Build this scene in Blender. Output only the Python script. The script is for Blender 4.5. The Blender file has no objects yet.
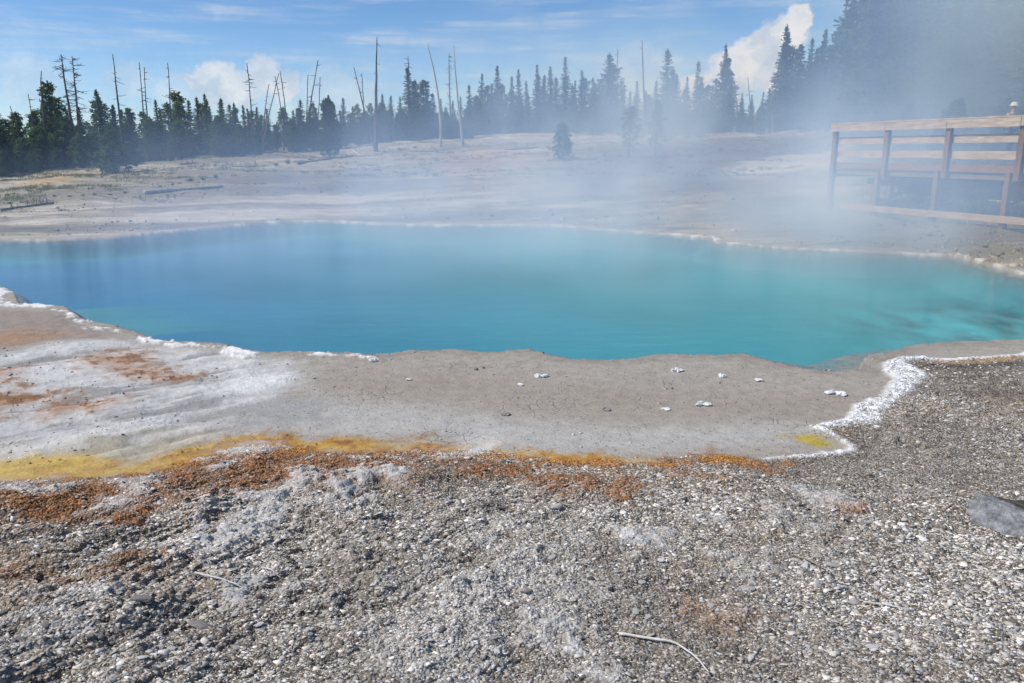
import bpy, bmesh, math, random
import numpy as np
from mathutils import Vector, Matrix

rng = np.random.default_rng(7)
random.seed(7)
scene = bpy.context.scene
COL = scene.collection
R = math.radians

# ------------------------------------------------------------------ camera
H = 2.0                       # eye height above the water of the pool
F = 796.0                     # focal length, in pixels of a 1024 px wide frame
CX, CY = 512.0, 341.5
PITCH = math.atan((CY - 150.0) / F)
CP, SP = math.cos(PITCH), math.sin(PITCH)


def ray(px, py):
    u, v = (px - CX) / F, (CY - py) / F
    return np.array([u, CP + v * SP, -SP + v * CP])


def at_z(px, py, z=0.0):
    d = ray(px, py)
    t = (z - H) / d[2]
    return np.array([d[0] * t, d[1] * t])


def at_Y(px, py, Y):
    d = ray(px, py)
    t = Y / d[1]
    return np.array([d[0] * t, Y, H + d[2] * t])


def az_of(px):
    return math.atan2((px - CX) / F, 1.0 / CP)      # bearing of things near eye level


# ------------------------------------------------------------------ noise
def _hash(ix, iy, seed):
    h = (ix.astype(np.int64) * 374761393 + iy.astype(np.int64) * 668265263 + seed * 982451653) & 0xFFFFFFFF
    h = ((h ^ (h >> 13)) * 1274126177) & 0xFFFFFFFF
    h = h ^ (h >> 16)
    return (h & 0xFFFF).astype(np.float32) / 65535.0


def vnoise(x, y, seed=0):
    x0, y0 = np.floor(x), np.floor(y)
    fx, fy = x - x0, y - y0
    fx = fx * fx * (3 - 2 * fx)
    fy = fy * fy * (3 - 2 * fy)
    a, b = _hash(x0, y0, seed), _hash(x0 + 1, y0, seed)
    c, d = _hash(x0, y0 + 1, seed), _hash(x0 + 1, y0 + 1, seed)
    return (a * (1 - fx) + b * fx) * (1 - fy) + (c * (1 - fx) + d * fx) * fy


def fbm(x, y, seed=0, octv=4, gain=0.5):
    s, a, t = 0.0, 1.0, 0.0
    c, q = 0.8, 0.6
    for i in range(octv):
        s = s + a * vnoise(x, y, seed + i * 17)
        t += a
        a *= gain
        x, y = (c * x - q * y) * 2.03 + 5.1, (q * x + c * y) * 2.03 - 3.7
    return s / t


def sstep(a, b, x):
    t = np.clip((x - a) / (b - a), 0, 1)
    return t * t * (3 - 2 * t)


def sdf(P, poly):
    """signed distance of points to a polygon, positive inside"""
    poly = np.asarray(poly, dtype=np.float64)
    n = len(poly)
    out = np.full(len(P), -9.0)
    lo, hi = poly.min(0) - 1.5, poly.max(0) + 1.5
    sel = np.where((P[:, 0] > lo[0]) & (P[:, 0] < hi[0]) & (P[:, 1] > lo[1]) & (P[:, 1] < hi[1]))[0]
    if len(sel) == 0:
        return out
    x, y = P[sel, 0], P[sel, 1]
    best = np.full(len(sel), 1e9)
    ins = np.zeros(len(sel), bool)
    for i in range(n):
        ax, ay = poly[i]
        bx, by = poly[(i + 1) % n]
        dx, dy = bx - ax, by - ay
        L = dx * dx + dy * dy + 1e-12
        t = np.clip(((x - ax) * dx + (y - ay) * dy) / L, 0, 1)
        d = (x - ax - t * dx) ** 2 + (y - ay - t * dy) ** 2
        np.minimum(best, d, out=best)
        if ay != by:
            c = ((ay > y) != (by > y)) & (x < (bx - ax) * (y - ay) / (by - ay) + ax)
            ins ^= c
    d = np.sqrt(best)
    out[sel] = np.where(ins, d, -d)
    return out


# ------------------------------------------------------------------ base terrain (polar description of the basin and its slopes)
POOL_PX = [(14, 293), (19, 305), (40, 307), (63, 308), (74, 314), (86, 322), (116, 328), (158, 342), (190, 344), (218, 345), (240, 350), (260, 354),
           (300, 354), (340, 355), (373, 357), (413, 353), (453, 351), (475, 353), (499, 354), (515, 352), (529, 352), (540, 354), (553, 358),
           (579, 361), (619, 362), (639, 360), (655, 357), (672, 356), (690, 357), (718, 357), (744, 355), (771, 364), (806, 371), (840, 374),
           (859, 371), (862, 365), (872, 358), (904, 349), (940, 345), (1003, 342), (1040, 342), (1150, 333), (1260, 316), (1270, 300), (1180, 291), (1090, 283),
           (1024, 276), (996, 268), (961, 259), (908, 255), (847, 252), (794, 250), (750, 246), (716, 243), (712, 239), (662, 235), (620, 232), (587, 229),
           (550, 226), (512, 226), (450, 226), (387, 225), (350, 223), (331, 222), (290, 222), (256, 224), (215, 228), (169, 232), (112, 238),
           (49, 241), (0, 241), (-80, 245), (-150, 252), (-170, 262), (-130, 275), (-60, 284), (0, 288)]
POOL = np.array([at_z(*p) for p in POOL_PX])

# distance of the far shore and of the wood's edge by bearing
FAR_PX = [(-900, 250), (-170, 255), (0, 240), (112, 237), (200, 229), (300, 222), (420, 225), (512, 225), (600, 229), (720, 242), (800, 249), (908, 254), (1024, 276), (1270, 300), (2200, 300)]
SH_AZ = np.array([np.arctan2(*at_z(*p)) for p in FAR_PX])
SH_D = np.array([np.hypot(*at_z(*p)) for p in FAR_PX])
EDGE = [(-900, 175, 42), (-200, 180, 44), (0, 177, 47), (60, 171, 50), (110, 168, 53), (160, 162, 57), (210, 157, 61), (260, 152, 66), (310, 149, 70), (360, 146, 74),
        (420, 141, 78), (480, 137, 82), (540, 134, 84), (600, 134, 82), (660, 136, 78), (720, 133, 80), (780, 131, 76), (830, 134, 62), (870, 140, 44), (920, 146, 37), (1024, 150, 33), (1400, 150, 32), (2200, 150, 32)]
ED_AZ = np.array([az_of(e[0]) for e in EDGE])
ED_D = np.array([e[2] / max(0.25, math.cos(az_of(e[0]))) if abs(az_of(e[0])) < 1 else e[2] for e in EDGE])
ED_Z = np.array([at_Y(e[0], e[1], e[2])[2] for e in EDGE])


def base_z(x, y):
    az = np.arctan2(x, y)
    D = np.hypot(x, y)
    ds = np.interp(az, SH_AZ, SH_D)
    de = np.interp(az, ED_AZ, ED_D)
    ze = np.interp(az, ED_AZ, ED_Z)
    t = np.clip((D - ds) / (de - ds), 0, None)
    front = np.clip(np.cos(az) * 1.6, 0, 1)
    z = np.where(t < 1, ze * (0.75 * t + 0.25 * t * t), ze + (D - de) * 0.035 * np.clip(ze / 3.0, 0.3, 1.2))
    z = np.minimum(z, 26)
    und = (fbm(x * 0.11, y * 0.11, 3, 3) - 0.5) * 0.9 * sstep(0.02, 0.5, t) + (fbm(x * 0.5, y * 0.5, 9, 3) - 0.5) * 0.28 * sstep(0.0, 0.15, t)
    near = 0.03 + 0.06 * sstep(6.5, 3.0, D)
    return near + np.where(t > 0, z * front + und, 0)


HIT_T = 1.5 * 1.004 ** np.arange(1400)


def hit(px, py):
    """the point of the ground seen at a pixel of the photograph"""
    d = ray(px, py)
    P = np.array([0, 0, H])[None, :] + d[None, :] * HIT_T[:, None]
    below = P[:, 2] <= base_z(P[:, 0], P[:, 1])
    i = int(np.argmax(below)) if below.any() else len(HIT_T) - 1
    return P[i]


def WP(pts):
    return np.array([hit(*p)[:2] for p in pts])


# ------------------------------------------------------------------ zones of the ground
GRAVEL = WP([(-400, 500), (-120, 486), (0, 482), (71, 481), (142, 474), (199, 461), (231, 449), (267, 447), (340, 453), (423, 451), (483, 452), (513, 455), (556, 460),
             (589, 463), (652, 464), (680, 458), (700, 455), (714, 456), (762, 460), (810, 458), (853, 452), (848, 445), (826, 436), (813, 429), (851, 420), (853, 406), (870, 401),
             (884, 396), (892, 386), (897, 380), (888, 374), (884, 366), (901, 358), (946, 361), (1024, 356), (1150, 352), (1300, 345), (1500, 342), (1500, 1400), (-400, 1400)])
CRUST_R = WP([(762, 458), (810, 456), (842, 450), (848, 446), (838, 441), (824, 434), (811, 429), (832, 423), (848, 418), (851, 405), (866, 402), (882, 396), (889, 386), (894, 381), (886, 374),
              (882, 365), (900, 358), (946, 359), (985, 358), (1024, 353), (1100, 350), (1100, 355), (1024, 357), (946, 363), (918, 361), (906, 364), (915, 371), (928, 381), (912, 391), (896, 405),
              (884, 418), (876, 427), (850, 429), (828, 431), (838, 438), (855, 447), (856, 453), (840, 457), (800, 460), (764, 461)])
CRUST_L = WP([(-60, 284), (0, 287), (15, 290), (17, 304), (60, 306), (86, 320), (116, 327), (158, 341), (218, 344), (262, 353), (272, 356), (244, 361), (225, 356), (205, 351), (155, 347), (112, 334),
              (78, 328), (62, 313), (20, 309), (0, 308), (-60, 300)])
CRUST_M = WP([(296, 352), (340, 354), (362, 354), (378, 357), (376, 362), (345, 358), (300, 357)])
BROWN_L = WP([(-100, 312), (0, 310), (53, 312), (84, 326), (114, 332), (105, 339), (53, 341), (0, 351), (-100, 360)])
RUST_L0 = WP([(-60, 336), (0, 334), (30, 330), (62, 332), (60, 338), (20, 345), (-60, 350)])
GREYBAND = WP([(-100, 366), (0, 354), (60, 345), (110, 340), (150, 345), (110, 348), (50, 353), (0, 362), (-100, 374)])
WHITEFLAT = WP([(-400, 365), (0, 352), (80, 340), (150, 347), (232, 353), (285, 366), (296, 378), (285, 390), (245, 402), (215, 414), (222, 432), (236, 444), (190, 456), (120, 468), (0, 466), (-400, 490)])
WHITEST = WP([(215, 388), (240, 372), (285, 366), (292, 378), (280, 391), (245, 398)])
RUST1 = WP([(80, 360), (100, 353), (135, 355), (155, 370), (190, 377), (160, 381), (130, 378), (105, 372)])
RUST2 = WP([(-60, 372), (0, 368), (14, 374), (10, 381), (-60, 384)])
RUST3 = WP([(-60, 400), (0, 395), (22, 390), (50, 396), (30, 404), (0, 411), (-60, 416)])
RUST4 = WP([(32, 413), (60, 405), (110, 402), (114, 404), (80, 410), (44, 416)])
YEL_A = WP([(-200, 468), (0, 464), (30, 458), (55, 452), (95, 455), (120, 464), (165, 455), (210, 444), (249, 438), (340, 440), (423, 444), (483, 447), (513, 450), (556, 455), (589, 458), (652, 462),
            (652, 465), (589, 465), (556, 463), (513, 458), (483, 455), (423, 454), (340, 456), (267, 450), (231, 453), (199, 465), (142, 478), (71, 484), (0, 484), (-200, 490)])
YEL_HAZE = WP([(-100, 440), (40, 448), (120, 440), (200, 430), (240, 440), (420, 442), (420, 450), (240, 456), (120, 475), (-100, 480)])
ORANGE = WP([(120, 476), (199, 460), (231, 448), (267, 445), (340, 450), (423, 450), (513, 454), (589, 461), (680, 466), (714, 454), (790, 464), (800, 468), (714, 469), (589, 470), (513, 463), (423, 458), (340, 458), (231, 456), (142, 484)])
RUST_A = WP([(-20, 500), (30, 486), (142, 474), (199, 461), (231, 449), (267, 447), (340, 452), (420, 450), (425, 462), (400, 480), (340, 487), (230, 490), (160, 500), (80, 512), (20, 512)])
RUST_B = WP([(420, 450), (513, 455), (589, 463), (650, 466), (714, 457), (792, 466), (790, 476), (650, 480), (560, 495), (490, 480), (440, 470)])
RUST_C = WP([(110, 530), (165, 525), (180, 570), (160, 590), (125, 580), (110, 560)])
RUST_D = WP([(0, 582), (75, 583), (130, 590), (60, 600), (0, 597)])
RUST_E = WP([(620, 490), (634, 494), (626, 515), (614, 508)])
RUST_F = WP([(832, 517), (858, 517), (858, 524), (840, 524)])
RUST_G = WP([(684, 610), (720, 612), (760, 624), (740, 636), (690, 626)])
WH_1 = WP([(180, 560), (205, 535), (235, 540), (245, 570), (290, 590), (300, 605), (240, 600), (225, 575), (190, 580)])
WH_2 = WP([(36, 595), (60, 590), (90, 594), (105, 602), (70, 610), (44, 606)])
WH_3 = WP([(330, 495), (360, 470), (400, 455), (450, 452), (455, 458), (420, 470), (395, 490), (360, 520), (345, 520)])
WH_4 = WP([(205, 480), (225, 452), (255, 447), (268, 450), (245, 462), (230, 476)])
WH_5 = WP([(612, 545), (625, 538), (645, 542), (640, 556), (622, 560)])
WH_6 = WP([(655, 535), (675, 532), (680, 548), (662, 555)])
WH_7 = WP([(715, 600), (735, 592), (760, 592), (765, 606), (735, 608)])
WH_8 = WP([(808, 535), (820, 538), (832, 560), (824, 564)])
WH_9 = WP([(716, 530), (726, 532), (736, 575), (728, 578)])
WH_10 = WP([(744, 530), (754, 534), (772, 574), (764, 578)])
WH_11 = WP([(545, 655), (575, 660), (580, 690), (555, 690)])
WH_12 = WP([(95, 520), (130, 490), (160, 487), (150, 500), (120, 515)])
WH_13 = WP([(0, 492), (30, 482), (52, 488), (70, 497), (45, 500), (10, 500)])
WH_14 = WP([(240, 520), (290, 478), (330, 480), (290, 515), (265, 545), (250, 550)])
WH_15 = WP([(820, 498), (832, 500), (836, 514), (818, 514)])
WH_16 = WP([(445, 455), (470, 420), (500, 420), (505, 440), (480, 455)])
YEL_T = WP([(786, 436), (812, 436), (846, 446), (850, 450), (815, 445)])
TAN_R = WP([(935, 362), (1000, 358), (1040, 356), (1040, 360), (985, 365), (940, 367)])
DARK_R = WP([(898, 362), (930, 366), (985, 366), (1020, 363), (1040, 368), (950, 374), (918, 371)])
DARK_R2 = WP([(834, 432), (850, 431), (872, 440), (866, 452), (857, 452), (852, 444)])
SHELF_BR = WP([(330, 372), (400, 374), (500, 378), (620, 388), (760, 398), (840, 396), (850, 410), (800, 420), (650, 418), (500, 408), (380, 394), (330, 384)])
SHELF_GREY = WP([(210, 418), (260, 400), (330, 400), (450, 412), (600, 428), (780, 425), (812, 430), (790, 440), (700, 452), (600, 458), (450, 446), (330, 440), (240, 440)])
DARKGREY = WP([(215, 410), (280, 396), (330, 404), (330, 422), (270, 428), (222, 424)])
LEDGE = WP([(735, 353), (790, 356), (830, 350), (870, 346), (930, 343), (1003, 341), (1030, 342), (904, 350), (872, 359), (862, 366), (859, 372), (840, 375), (806, 372), (771, 365), (744, 356)])
FAR_ORANGE = WP([(425, 158), (470, 150), (520, 152), (530, 168), (500, 182), (460, 172), (430, 166)])
FAR_BROWN = WP([(585, 150), (640, 140), (720, 137), (800, 135), (840, 140), (800, 165), (760, 172), (745, 195), (690, 190), (640, 175), (600, 172)])
FAR_BROWN2 = WP([(560, 160), (620, 165), (650, 185), (640, 200), (570, 200), (550, 185)])
FAR_PALE = WP([(715, 172), (760, 158), (840, 148), (880, 150), (860, 162), (790, 172), (745, 180)])
FAR_GREEN = WP([(700, 200), (800, 196), (900, 205), (1024, 215), (1100, 225), (1100, 262), (1024, 262), (960, 250), (880, 246), (760, 236)])
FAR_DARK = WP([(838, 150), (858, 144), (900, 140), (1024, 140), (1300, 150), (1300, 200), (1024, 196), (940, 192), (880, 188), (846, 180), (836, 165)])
FAR_STRAW = WP([(25, 184), (40, 174), (70, 173), (100, 170), (105, 174), (60, 183), (40, 187)])


def mix(a, b, t):
    t = t[:, None]
    return a * (1 - t) + np.asarray(b)[None, :] * t


def terrain(P):
    """height, colour and masks of the ground at world points P (n,2)"""
    x, y = P[:, 0], P[:, 1]
    n = len(x)
    z = base_z(x, y)
    D = np.hypot(x, y)
    n1 = fbm(x * 1.3, y * 1.3, 21, 4) - 0.5
    n2 = fbm(x * 5.0, y * 5.0, 33, 4) - 0.5
    n3 = fbm(x * 17.0, y * 17.0, 47, 3) - 0.5
    # streaks that run from the lower left to the upper right
    ca, sa = math.cos(R(38)), math.sin(R(38))
    st = fbm((x * ca + y * sa) * 1.1, (-x * sa + y * ca) * 7.0, 61, 4) - 0.5
    jit = n2 * 0.22 + n3 * 0.10

    def m(poly, soft=0.06, jitter=1.0, off=0.0):
        d = sdf(P, poly)
        return sstep(-soft, soft, d + jit * jitter * (d > -8.9) + off)

    pool = sdf(P, POOL)
    pool_n = pool + (n2 * 0.10 + n3 * 0.06) * sstep(14, 8, D) * (pool > -8.9)
    gravel = m(GRAVEL, 0.05, 0.5)
    far = sstep(-0.2, 0.6, D - np.interp(np.arctan2(x, y), SH_AZ, SH_D)) * (pool < 0)

    # --- colours
    col = np.tile(np.array([0.340, 0.308, 0.266]), (n, 1))
    col = mix(col, (0.30, 0.256, 0.210), m(SHELF_BR, 0.5) * (0.75 + n1))
    col = mix(col, (0.41, 0.395, 0.365), m(SHELF_GREY, 0.25) * 0.9)
    col = mix(col, (0.27, 0.265, 0.26), m(DARKGREY, 0.25) * np.clip(0.7 + n1, 0, 1))
    wf = m(WHITEFLAT, 0.35, 2.0)
    wcol = np.array([0.50, 0.49, 0.475])[None, :] * (1 + 0.5 * st[:, None] + 0.35 * n2[:, None])
    wcol = wcol * (1 - 0.38 * sstep(0.05, 0.22, -st + 0.5 * n2)[:, None])
    col = col * (1 - wf[:, None]) + wcol * wf[:, None]
    col = mix(col, (0.66, 0.65, 0.63), m(WHITEST, 0.25, 1.5) * 0.8)
    col = mix(col, (0.28, 0.235, 0.205), m(BROWN_L, 0.15) * 0.9)
    col = mix(col, (0.36, 0.215, 0.12), m(RUST_L0, 0.3, 2.0) * 0.7)
    col = mix(col, (0.50, 0.495, 0.48), m(GREYBAND, 0.12) * 0.8)
    for poly, k in ((RUST1, 0.85), (RUST2, 0.8), (RUST3, 0.8), (RUST4, 1.0)):
        mm = m(poly, 0.28, 2.2)
        col = mix(col, (0.37, 0.20, 0.10), mm * k)
        col = mix(col, (0.22, 0.12, 0.07), mm * sstep(0.02, 0.2, n2 + n3))
    col = mix(col, (0.50, 0.40, 0.16), m(YEL_HAZE, 0.35, 2.0, -0.1) * 0.4)
    ya = m(YEL_A, 0.10, 1.0)
    col = mix(col, (0.60, 0.37, 0.055), np.clip(ya * (0.86 + 0.7 * n2 + 1.0 * st), 0, 1))
    col = mix(col, (0.47, 0.38, 0.14), np.clip(ya * sstep(-1.2, -3.2, x) * (0.5 + 1.5 * st + n2), 0, 1))
    col = mix(col, (0.44, 0.33, 0.05), m(YEL_T, 0.08) * np.clip(0.75 + 2 * n3, 0, 1))
    # gravel base: the dirt between the flakes
    gcol = np.tile(np.array([0.235, 0.203, 0.165]), (n, 1)) * (1 + 0.5 * n1 + 0.5 * n2 + 0.5 * n3)[:, None]
    gcol = gcol * (1 - 0.12 * sstep(5.0, 2.5, D))[:, None]
    fus = sstep(0.53, 0.63, fbm(x * 0.9 + 3.1, y * 1.3 - 1.7, 141, 4)) * np.clip(0.75 + 2.5 * st + 2.5 * n2 + 2 * n3, 0, 1)
    gcol = mix(gcol, (0.385, 0.365, 0.335), fus * 0.9)
    silt = sstep(0.56, 0.66, fbm(x * 1.1 - 7.3, y * 1.5 + 2.2, 151, 4))
    gcol = mix(gcol, (0.25, 0.19, 0.13), silt * 0.7)
    col = col * (1 - gravel[:, None]) + gcol * gravel[:, None]
    col = mix(col, (0.36, 0.34, 0.31), gravel * sstep(2.2, 4.5, x) * sstep(5.2, 6.8, y) * np.clip(0.4 + 2.5 * n1, 0, 0.8))
    ru = np.clip(m(RUST_A, 0.45, 1.5, 0.10) * (1.15 + 1.2 * n2 + n3) + m(RUST_B, 0.30, 2.0) * np.clip(0.55 + 2.0 * n2 + n3, 0, 1)
                 + m(RUST_C, 0.3, 2.0) * np.clip(0.5 + 2 * n2, 0, 1) + m(RUST_D, 0.15, 1.5) * 0.6 + m(RUST_E, 0.08) * 0.9 + m(RUST_F, 0.06) + m(RUST_G, 0.15, 1.5) * 0.5, 0, 1)
    col = mix(col, (0.255, 0.122, 0.054), np.clip(ru * (0.75 + 0.4 * gravel) * (1.15 + 1.4 * n3 + 1.2 * st), 0, 1))
    col = mix(col, (0.40, 0.185, 0.045), np.clip(m(ORANGE, 0.10, 0.8, -0.02), 0, 1) * np.clip(0.85 + 1.8 * n2 + n3, 0, 1))
    dk = np.clip(m(DARK_R, 0.25, 1.0) + m(DARK_R2, 0.12, 1.0), 0, 1)
    col = mix(col, (0.06, 0.05, 0.042), dk * 0.8)
    col = mix(col, (0.42, 0.27, 0.15), m(TAN_R, 0.08) * 0.9)
    # white crusts in the gravel
    wc = np.zeros(n)
    for poly, k in ((WH_1, 1), (WH_2, 1), (WH_3, 1), (WH_4, 1), (WH_5, 1), (WH_6, .7), (WH_7, .9), (WH_8, .6), (WH_9, .7), (WH_10, .7), (WH_11, .9), (WH_12, .8), (WH_13, .9), (WH_14, .9), (WH_15, .8)):
        wc = np.maximum(wc, m(poly, 0.12, 2.6, -0.02) * k * np.clip((0.55 + 3.0 * n2 + 3.0 * st + 3.0 * n3) * 1.8, 0, 1))
    col = mix(col, (0.53, 0.515, 0.49), wc * 0.85)
    col = mix(col, (0.56, 0.54, 0.49), m(WH_16, 0.12, 1.5) * np.clip(0.5 + 2 * n2, 0, 1))
    crust = np.clip(m(CRUST_R, 0.035, 0.35) + m(CRUST_L, 0.06, 1.6, -0.09) * np.clip(0.8 + 3 * n2 + 2 * n3, 0, 1) + m(CRUST_M, 0.05, 1.2, -0.05), 0, 1)
    col = mix(col, (0.76, 0.75, 0.74), crust * np.clip(0.9 + 1.2 * n3, 0.4, 1))
    # --- far slopes
    fst = fbm(x * 0.07 + y * 0.02, y * 0.55 - x * 0.16, 71, 5, 0.6) - 0.5
    f1 = fbm(x * 0.35, y * 0.35, 81, 4) - 0.5
    f2 = fbm(x * 2.2, y * 2.2, 91, 3) - 0.5
    fcol = np.array([0.292, 0.256, 0.190])[None, :] * (1 + 0.9 * fst + 0.5 * f1 + 0.8 * f2)[:, None]
    fcol = mix(fcol, (0.45, 0.415, 0.365), sstep(0.08, 0.18, fst + 0.4 * f1) * 0.7)
    fcol = mix(fcol, (0.17, 0.15, 0.115), sstep(0.06, 0.20, -fst + 0.5 * f2 - 0.02) * 0.75)
    fcol = mix(fcol, (0.16, 0.17, 0.085), sstep(0.10, 0.26, f2 + 0.6 * f1) * 0.6 * sstep(0.15, 0.5, far * (D - 24) / 30))

    def fm(poly, soft, k=1.0):
        d = sdf(P, poly)
        return sstep(-soft, soft, d + (f1 * 2.0 + f2) * (d > -8.9)) * k
    fcol = mix(fcol, (0.40, 0.25, 0.17), fm(FAR_ORANGE, 1.8, 0.28))
    fcol = mix(fcol, (0.13, 0.095, 0.05), fm(FAR_BROWN, 2.5, 1.0))
    fcol = mix(fcol, (0.15, 0.12, 0.06), fm(FAR_BROWN2, 2.0, 0.9))
    fcol = mix(fcol, (0.56, 0.53, 0.50), fm(FAR_PALE, 0.9, 0.55))
    fcol = mix(fcol, (0.17, 0.15, 0.09), fm(FAR_GREEN, 0.8, 0.8))
    fcol = mix(fcol, (0.42, 0.30, 0.15), fm(FAR_STRAW, 0.5, 0.7))
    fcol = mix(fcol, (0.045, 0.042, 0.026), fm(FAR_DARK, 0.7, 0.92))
    de = np.interp(np.arctan2(x, y), ED_AZ, ED_D)
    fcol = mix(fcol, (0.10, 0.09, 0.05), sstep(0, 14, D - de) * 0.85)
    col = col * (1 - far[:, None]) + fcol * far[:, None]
    rim = sstep(-0.17, -0.05, pool + 0.4 * n2) * (pool < 0) * sstep(13, 15, D)
    col = mix(col, (0.58, 0.56, 0.53), rim * np.clip(0.45 + 3 * n2, 0, 1))

    wet = sstep(-0.35, -0.03, pool_n) * (pool < 0.2) * sstep(13, 11, D) * (1 - crust)
    col = col * (1 - 0.22 * wet * np.clip(0.8 + 2 * n2, 0, 1))[:, None]
    # --- pool bed: colour of the water column over it
    inp = pool_n > 0
    side = sstep(6.0, 11.5, x) * sstep(8.0, 11.0, y) * 1.0
    slope = np.where(D < 11.5, 3.2, 1.0) * (1 - side) + 0.42 * side
    slope = np.where(D > 14, 2.6 * (1 - side) + 0.55 * side, slope)
    led = m(LEDGE, 0.10, 0.8)
    dep = np.clip(pool_n * slope, 0, 3.0)
    dep = np.where(led > 0.5, np.clip(0.10 + pool_n * 0.5 + 1.3 * n2 + 0.8 * n3, 0.02, 0.75), dep)
    xs = sstep(-9, 6, x)
    deep = np.array([0.055, 0.200, 0.355])[None, :] * (1 - xs[:, None]) + np.array([0.040, 0.305, 0.315])[None, :] * xs[:, None]
    mid = np.array([0.085, 0.285, 0.310])[None, :]
    bcol = np.tile(np.array([0.27, 0.25, 0.215]), (n, 1))
    bcol = bcol * (1 - sstep(0.02, 0.45, dep)[:, None]) + np.array([0.135, 0.215, 0.21])[None, :] * sstep(0.02, 0.45, dep)[:, None]
    t2 = sstep(0.3, 1.1, dep)[:, None]
    bcol = bcol * (1 - t2) + mid * t2
    t3 = sstep(0.9, 2.4, dep)[:, None]
    bcol = bcol * (1 - t3) + deep * t3
    bn = fbm(x * 0.5, y * 0.5, 111, 4) - 0.5
    mot = fbm(x * 2.8, y * 1.7, 117, 5, 0.65) - 0.5
    bcol = bcol * (1 + 0.35 * bn * (1 + 1.2 * sstep(4, 9, x)) + 1.9 * mot * sstep(3.5, 7, x) * sstep(14, 11, y) + (0.3 * n2 + 0.9 * n3) * np.clip(1.2 - dep, 0, 1))[:, None]
    col = np.where(inp[:, None], bcol, col)

    # --- relief
    gd = sdf(P, GRAVEL)
    ramp = sstep(-0.05, 0.55, gd)
    q_ = (fbm(x * 1.7, y * 1.7, 131, 3) * 1.2 + 0.6 * st + 0.35 * n2) * 9.0
    plate = (np.floor(q_) + sstep(0.72, 1.0, q_ - np.floor(q_)) - 5.0) / 9.0
    z = z + ramp * (0.045 + 0.07 * n1 + 0.055 * n2 + 0.03 * n3) + gravel * 0.008 + ramp * sstep(1.5, -1.5, x) * 0.16 * plate
    z = z + wf * (1 - gravel) * 0.05 * plate
    z = z + wc * (0.004 + 0.008 * n3 + 0.022 * plate) * gravel + crust * (0.014 + 0.035 * np.abs(n3) + 0.015 * n2)
    z = z + wf * (1 - gravel) * (0.03 * st + 0.014 * n2 + 0.006 * n3) + (1 - far) * (1 - gravel) * (0.006 * n1 + 0.004 * n2)
    z = z + rim * (0.004 + 0.012 * n2)
    lip = sstep(-0.25, 0.0, pool_n) * (pool_n < 0)
    z = np.where(pool_n < 0, np.maximum(z, 0.012), z)
    wall = np.where(D < 11.5, 0.14, 0.5)
    zb = -0.012 - 0.42 * sstep(0, 1.0, pool_n / (wall + 1.6 * side) * np.where(led > 0.5, 0.08, 1.0)) - 0.06 * bn * sstep(0, 1, pool_n)
    z = np.where(inp, zb, z)
    shelf = (1 - gravel) * (1 - wf) * (1 - crust) * (1 - far) * (~inp)
    return z, np.clip(col, 0.01, 0.85), np.stack([gravel * (1 - wc * 0.7) * (1 - far), shelf, far, inp.astype(float)], 1)


# ------------------------------------------------------------------ mesh helpers
def tag(o, label=None, cat=None, group=None, kind=None):
    if label: o['label'] = label
    if cat: o['category'] = cat
    if group: o['group'] = group
    if kind: o['kind'] = kind
    return o


def mesh_arrays(name, verts, faces_flat, counts, mat, attrs=None, smooth=False):
    me = bpy.data.meshes.new(name)
    me.vertices.add(len(verts))
    me.vertices.foreach_set('co', np.asarray(verts, np.float32).ravel())
    counts = np.asarray(counts, np.int32)
    me.loops.add(int(counts.sum()))
    me.loops.foreach_set('vertex_index', np.asarray(faces_flat, np.int32))
    me.polygons.add(len(counts))
    starts = np.concatenate([[0], np.cumsum(counts)[:-1]]).astype(np.int32)
    me.polygons.foreach_set('loop_start', starts)
    if smooth:
        me.polygons.foreach_set('use_smooth', np.ones(len(counts), bool))
    for k, v in (attrs or {}).items():
        a = me.attributes.new(k, 'FLOAT_COLOR', 'POINT')
        v = np.asarray(v, np.float32)
        if v.shape[1] == 3:
            v = np.concatenate([v, np.ones((len(v), 1), np.float32)], 1)
        a.data.foreach_set('color', v.ravel())
    me.update(calc_edges=True)
    me.validate()
    if mat: me.materials.append(mat)
    return me


def link(name, me, parent=None, loc=(0, 0, 0)):
    o = bpy.data.objects.new(name, me)
    COL.objects.link(o)
    o.location = loc
    if parent: o.parent = parent
    return o


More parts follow.
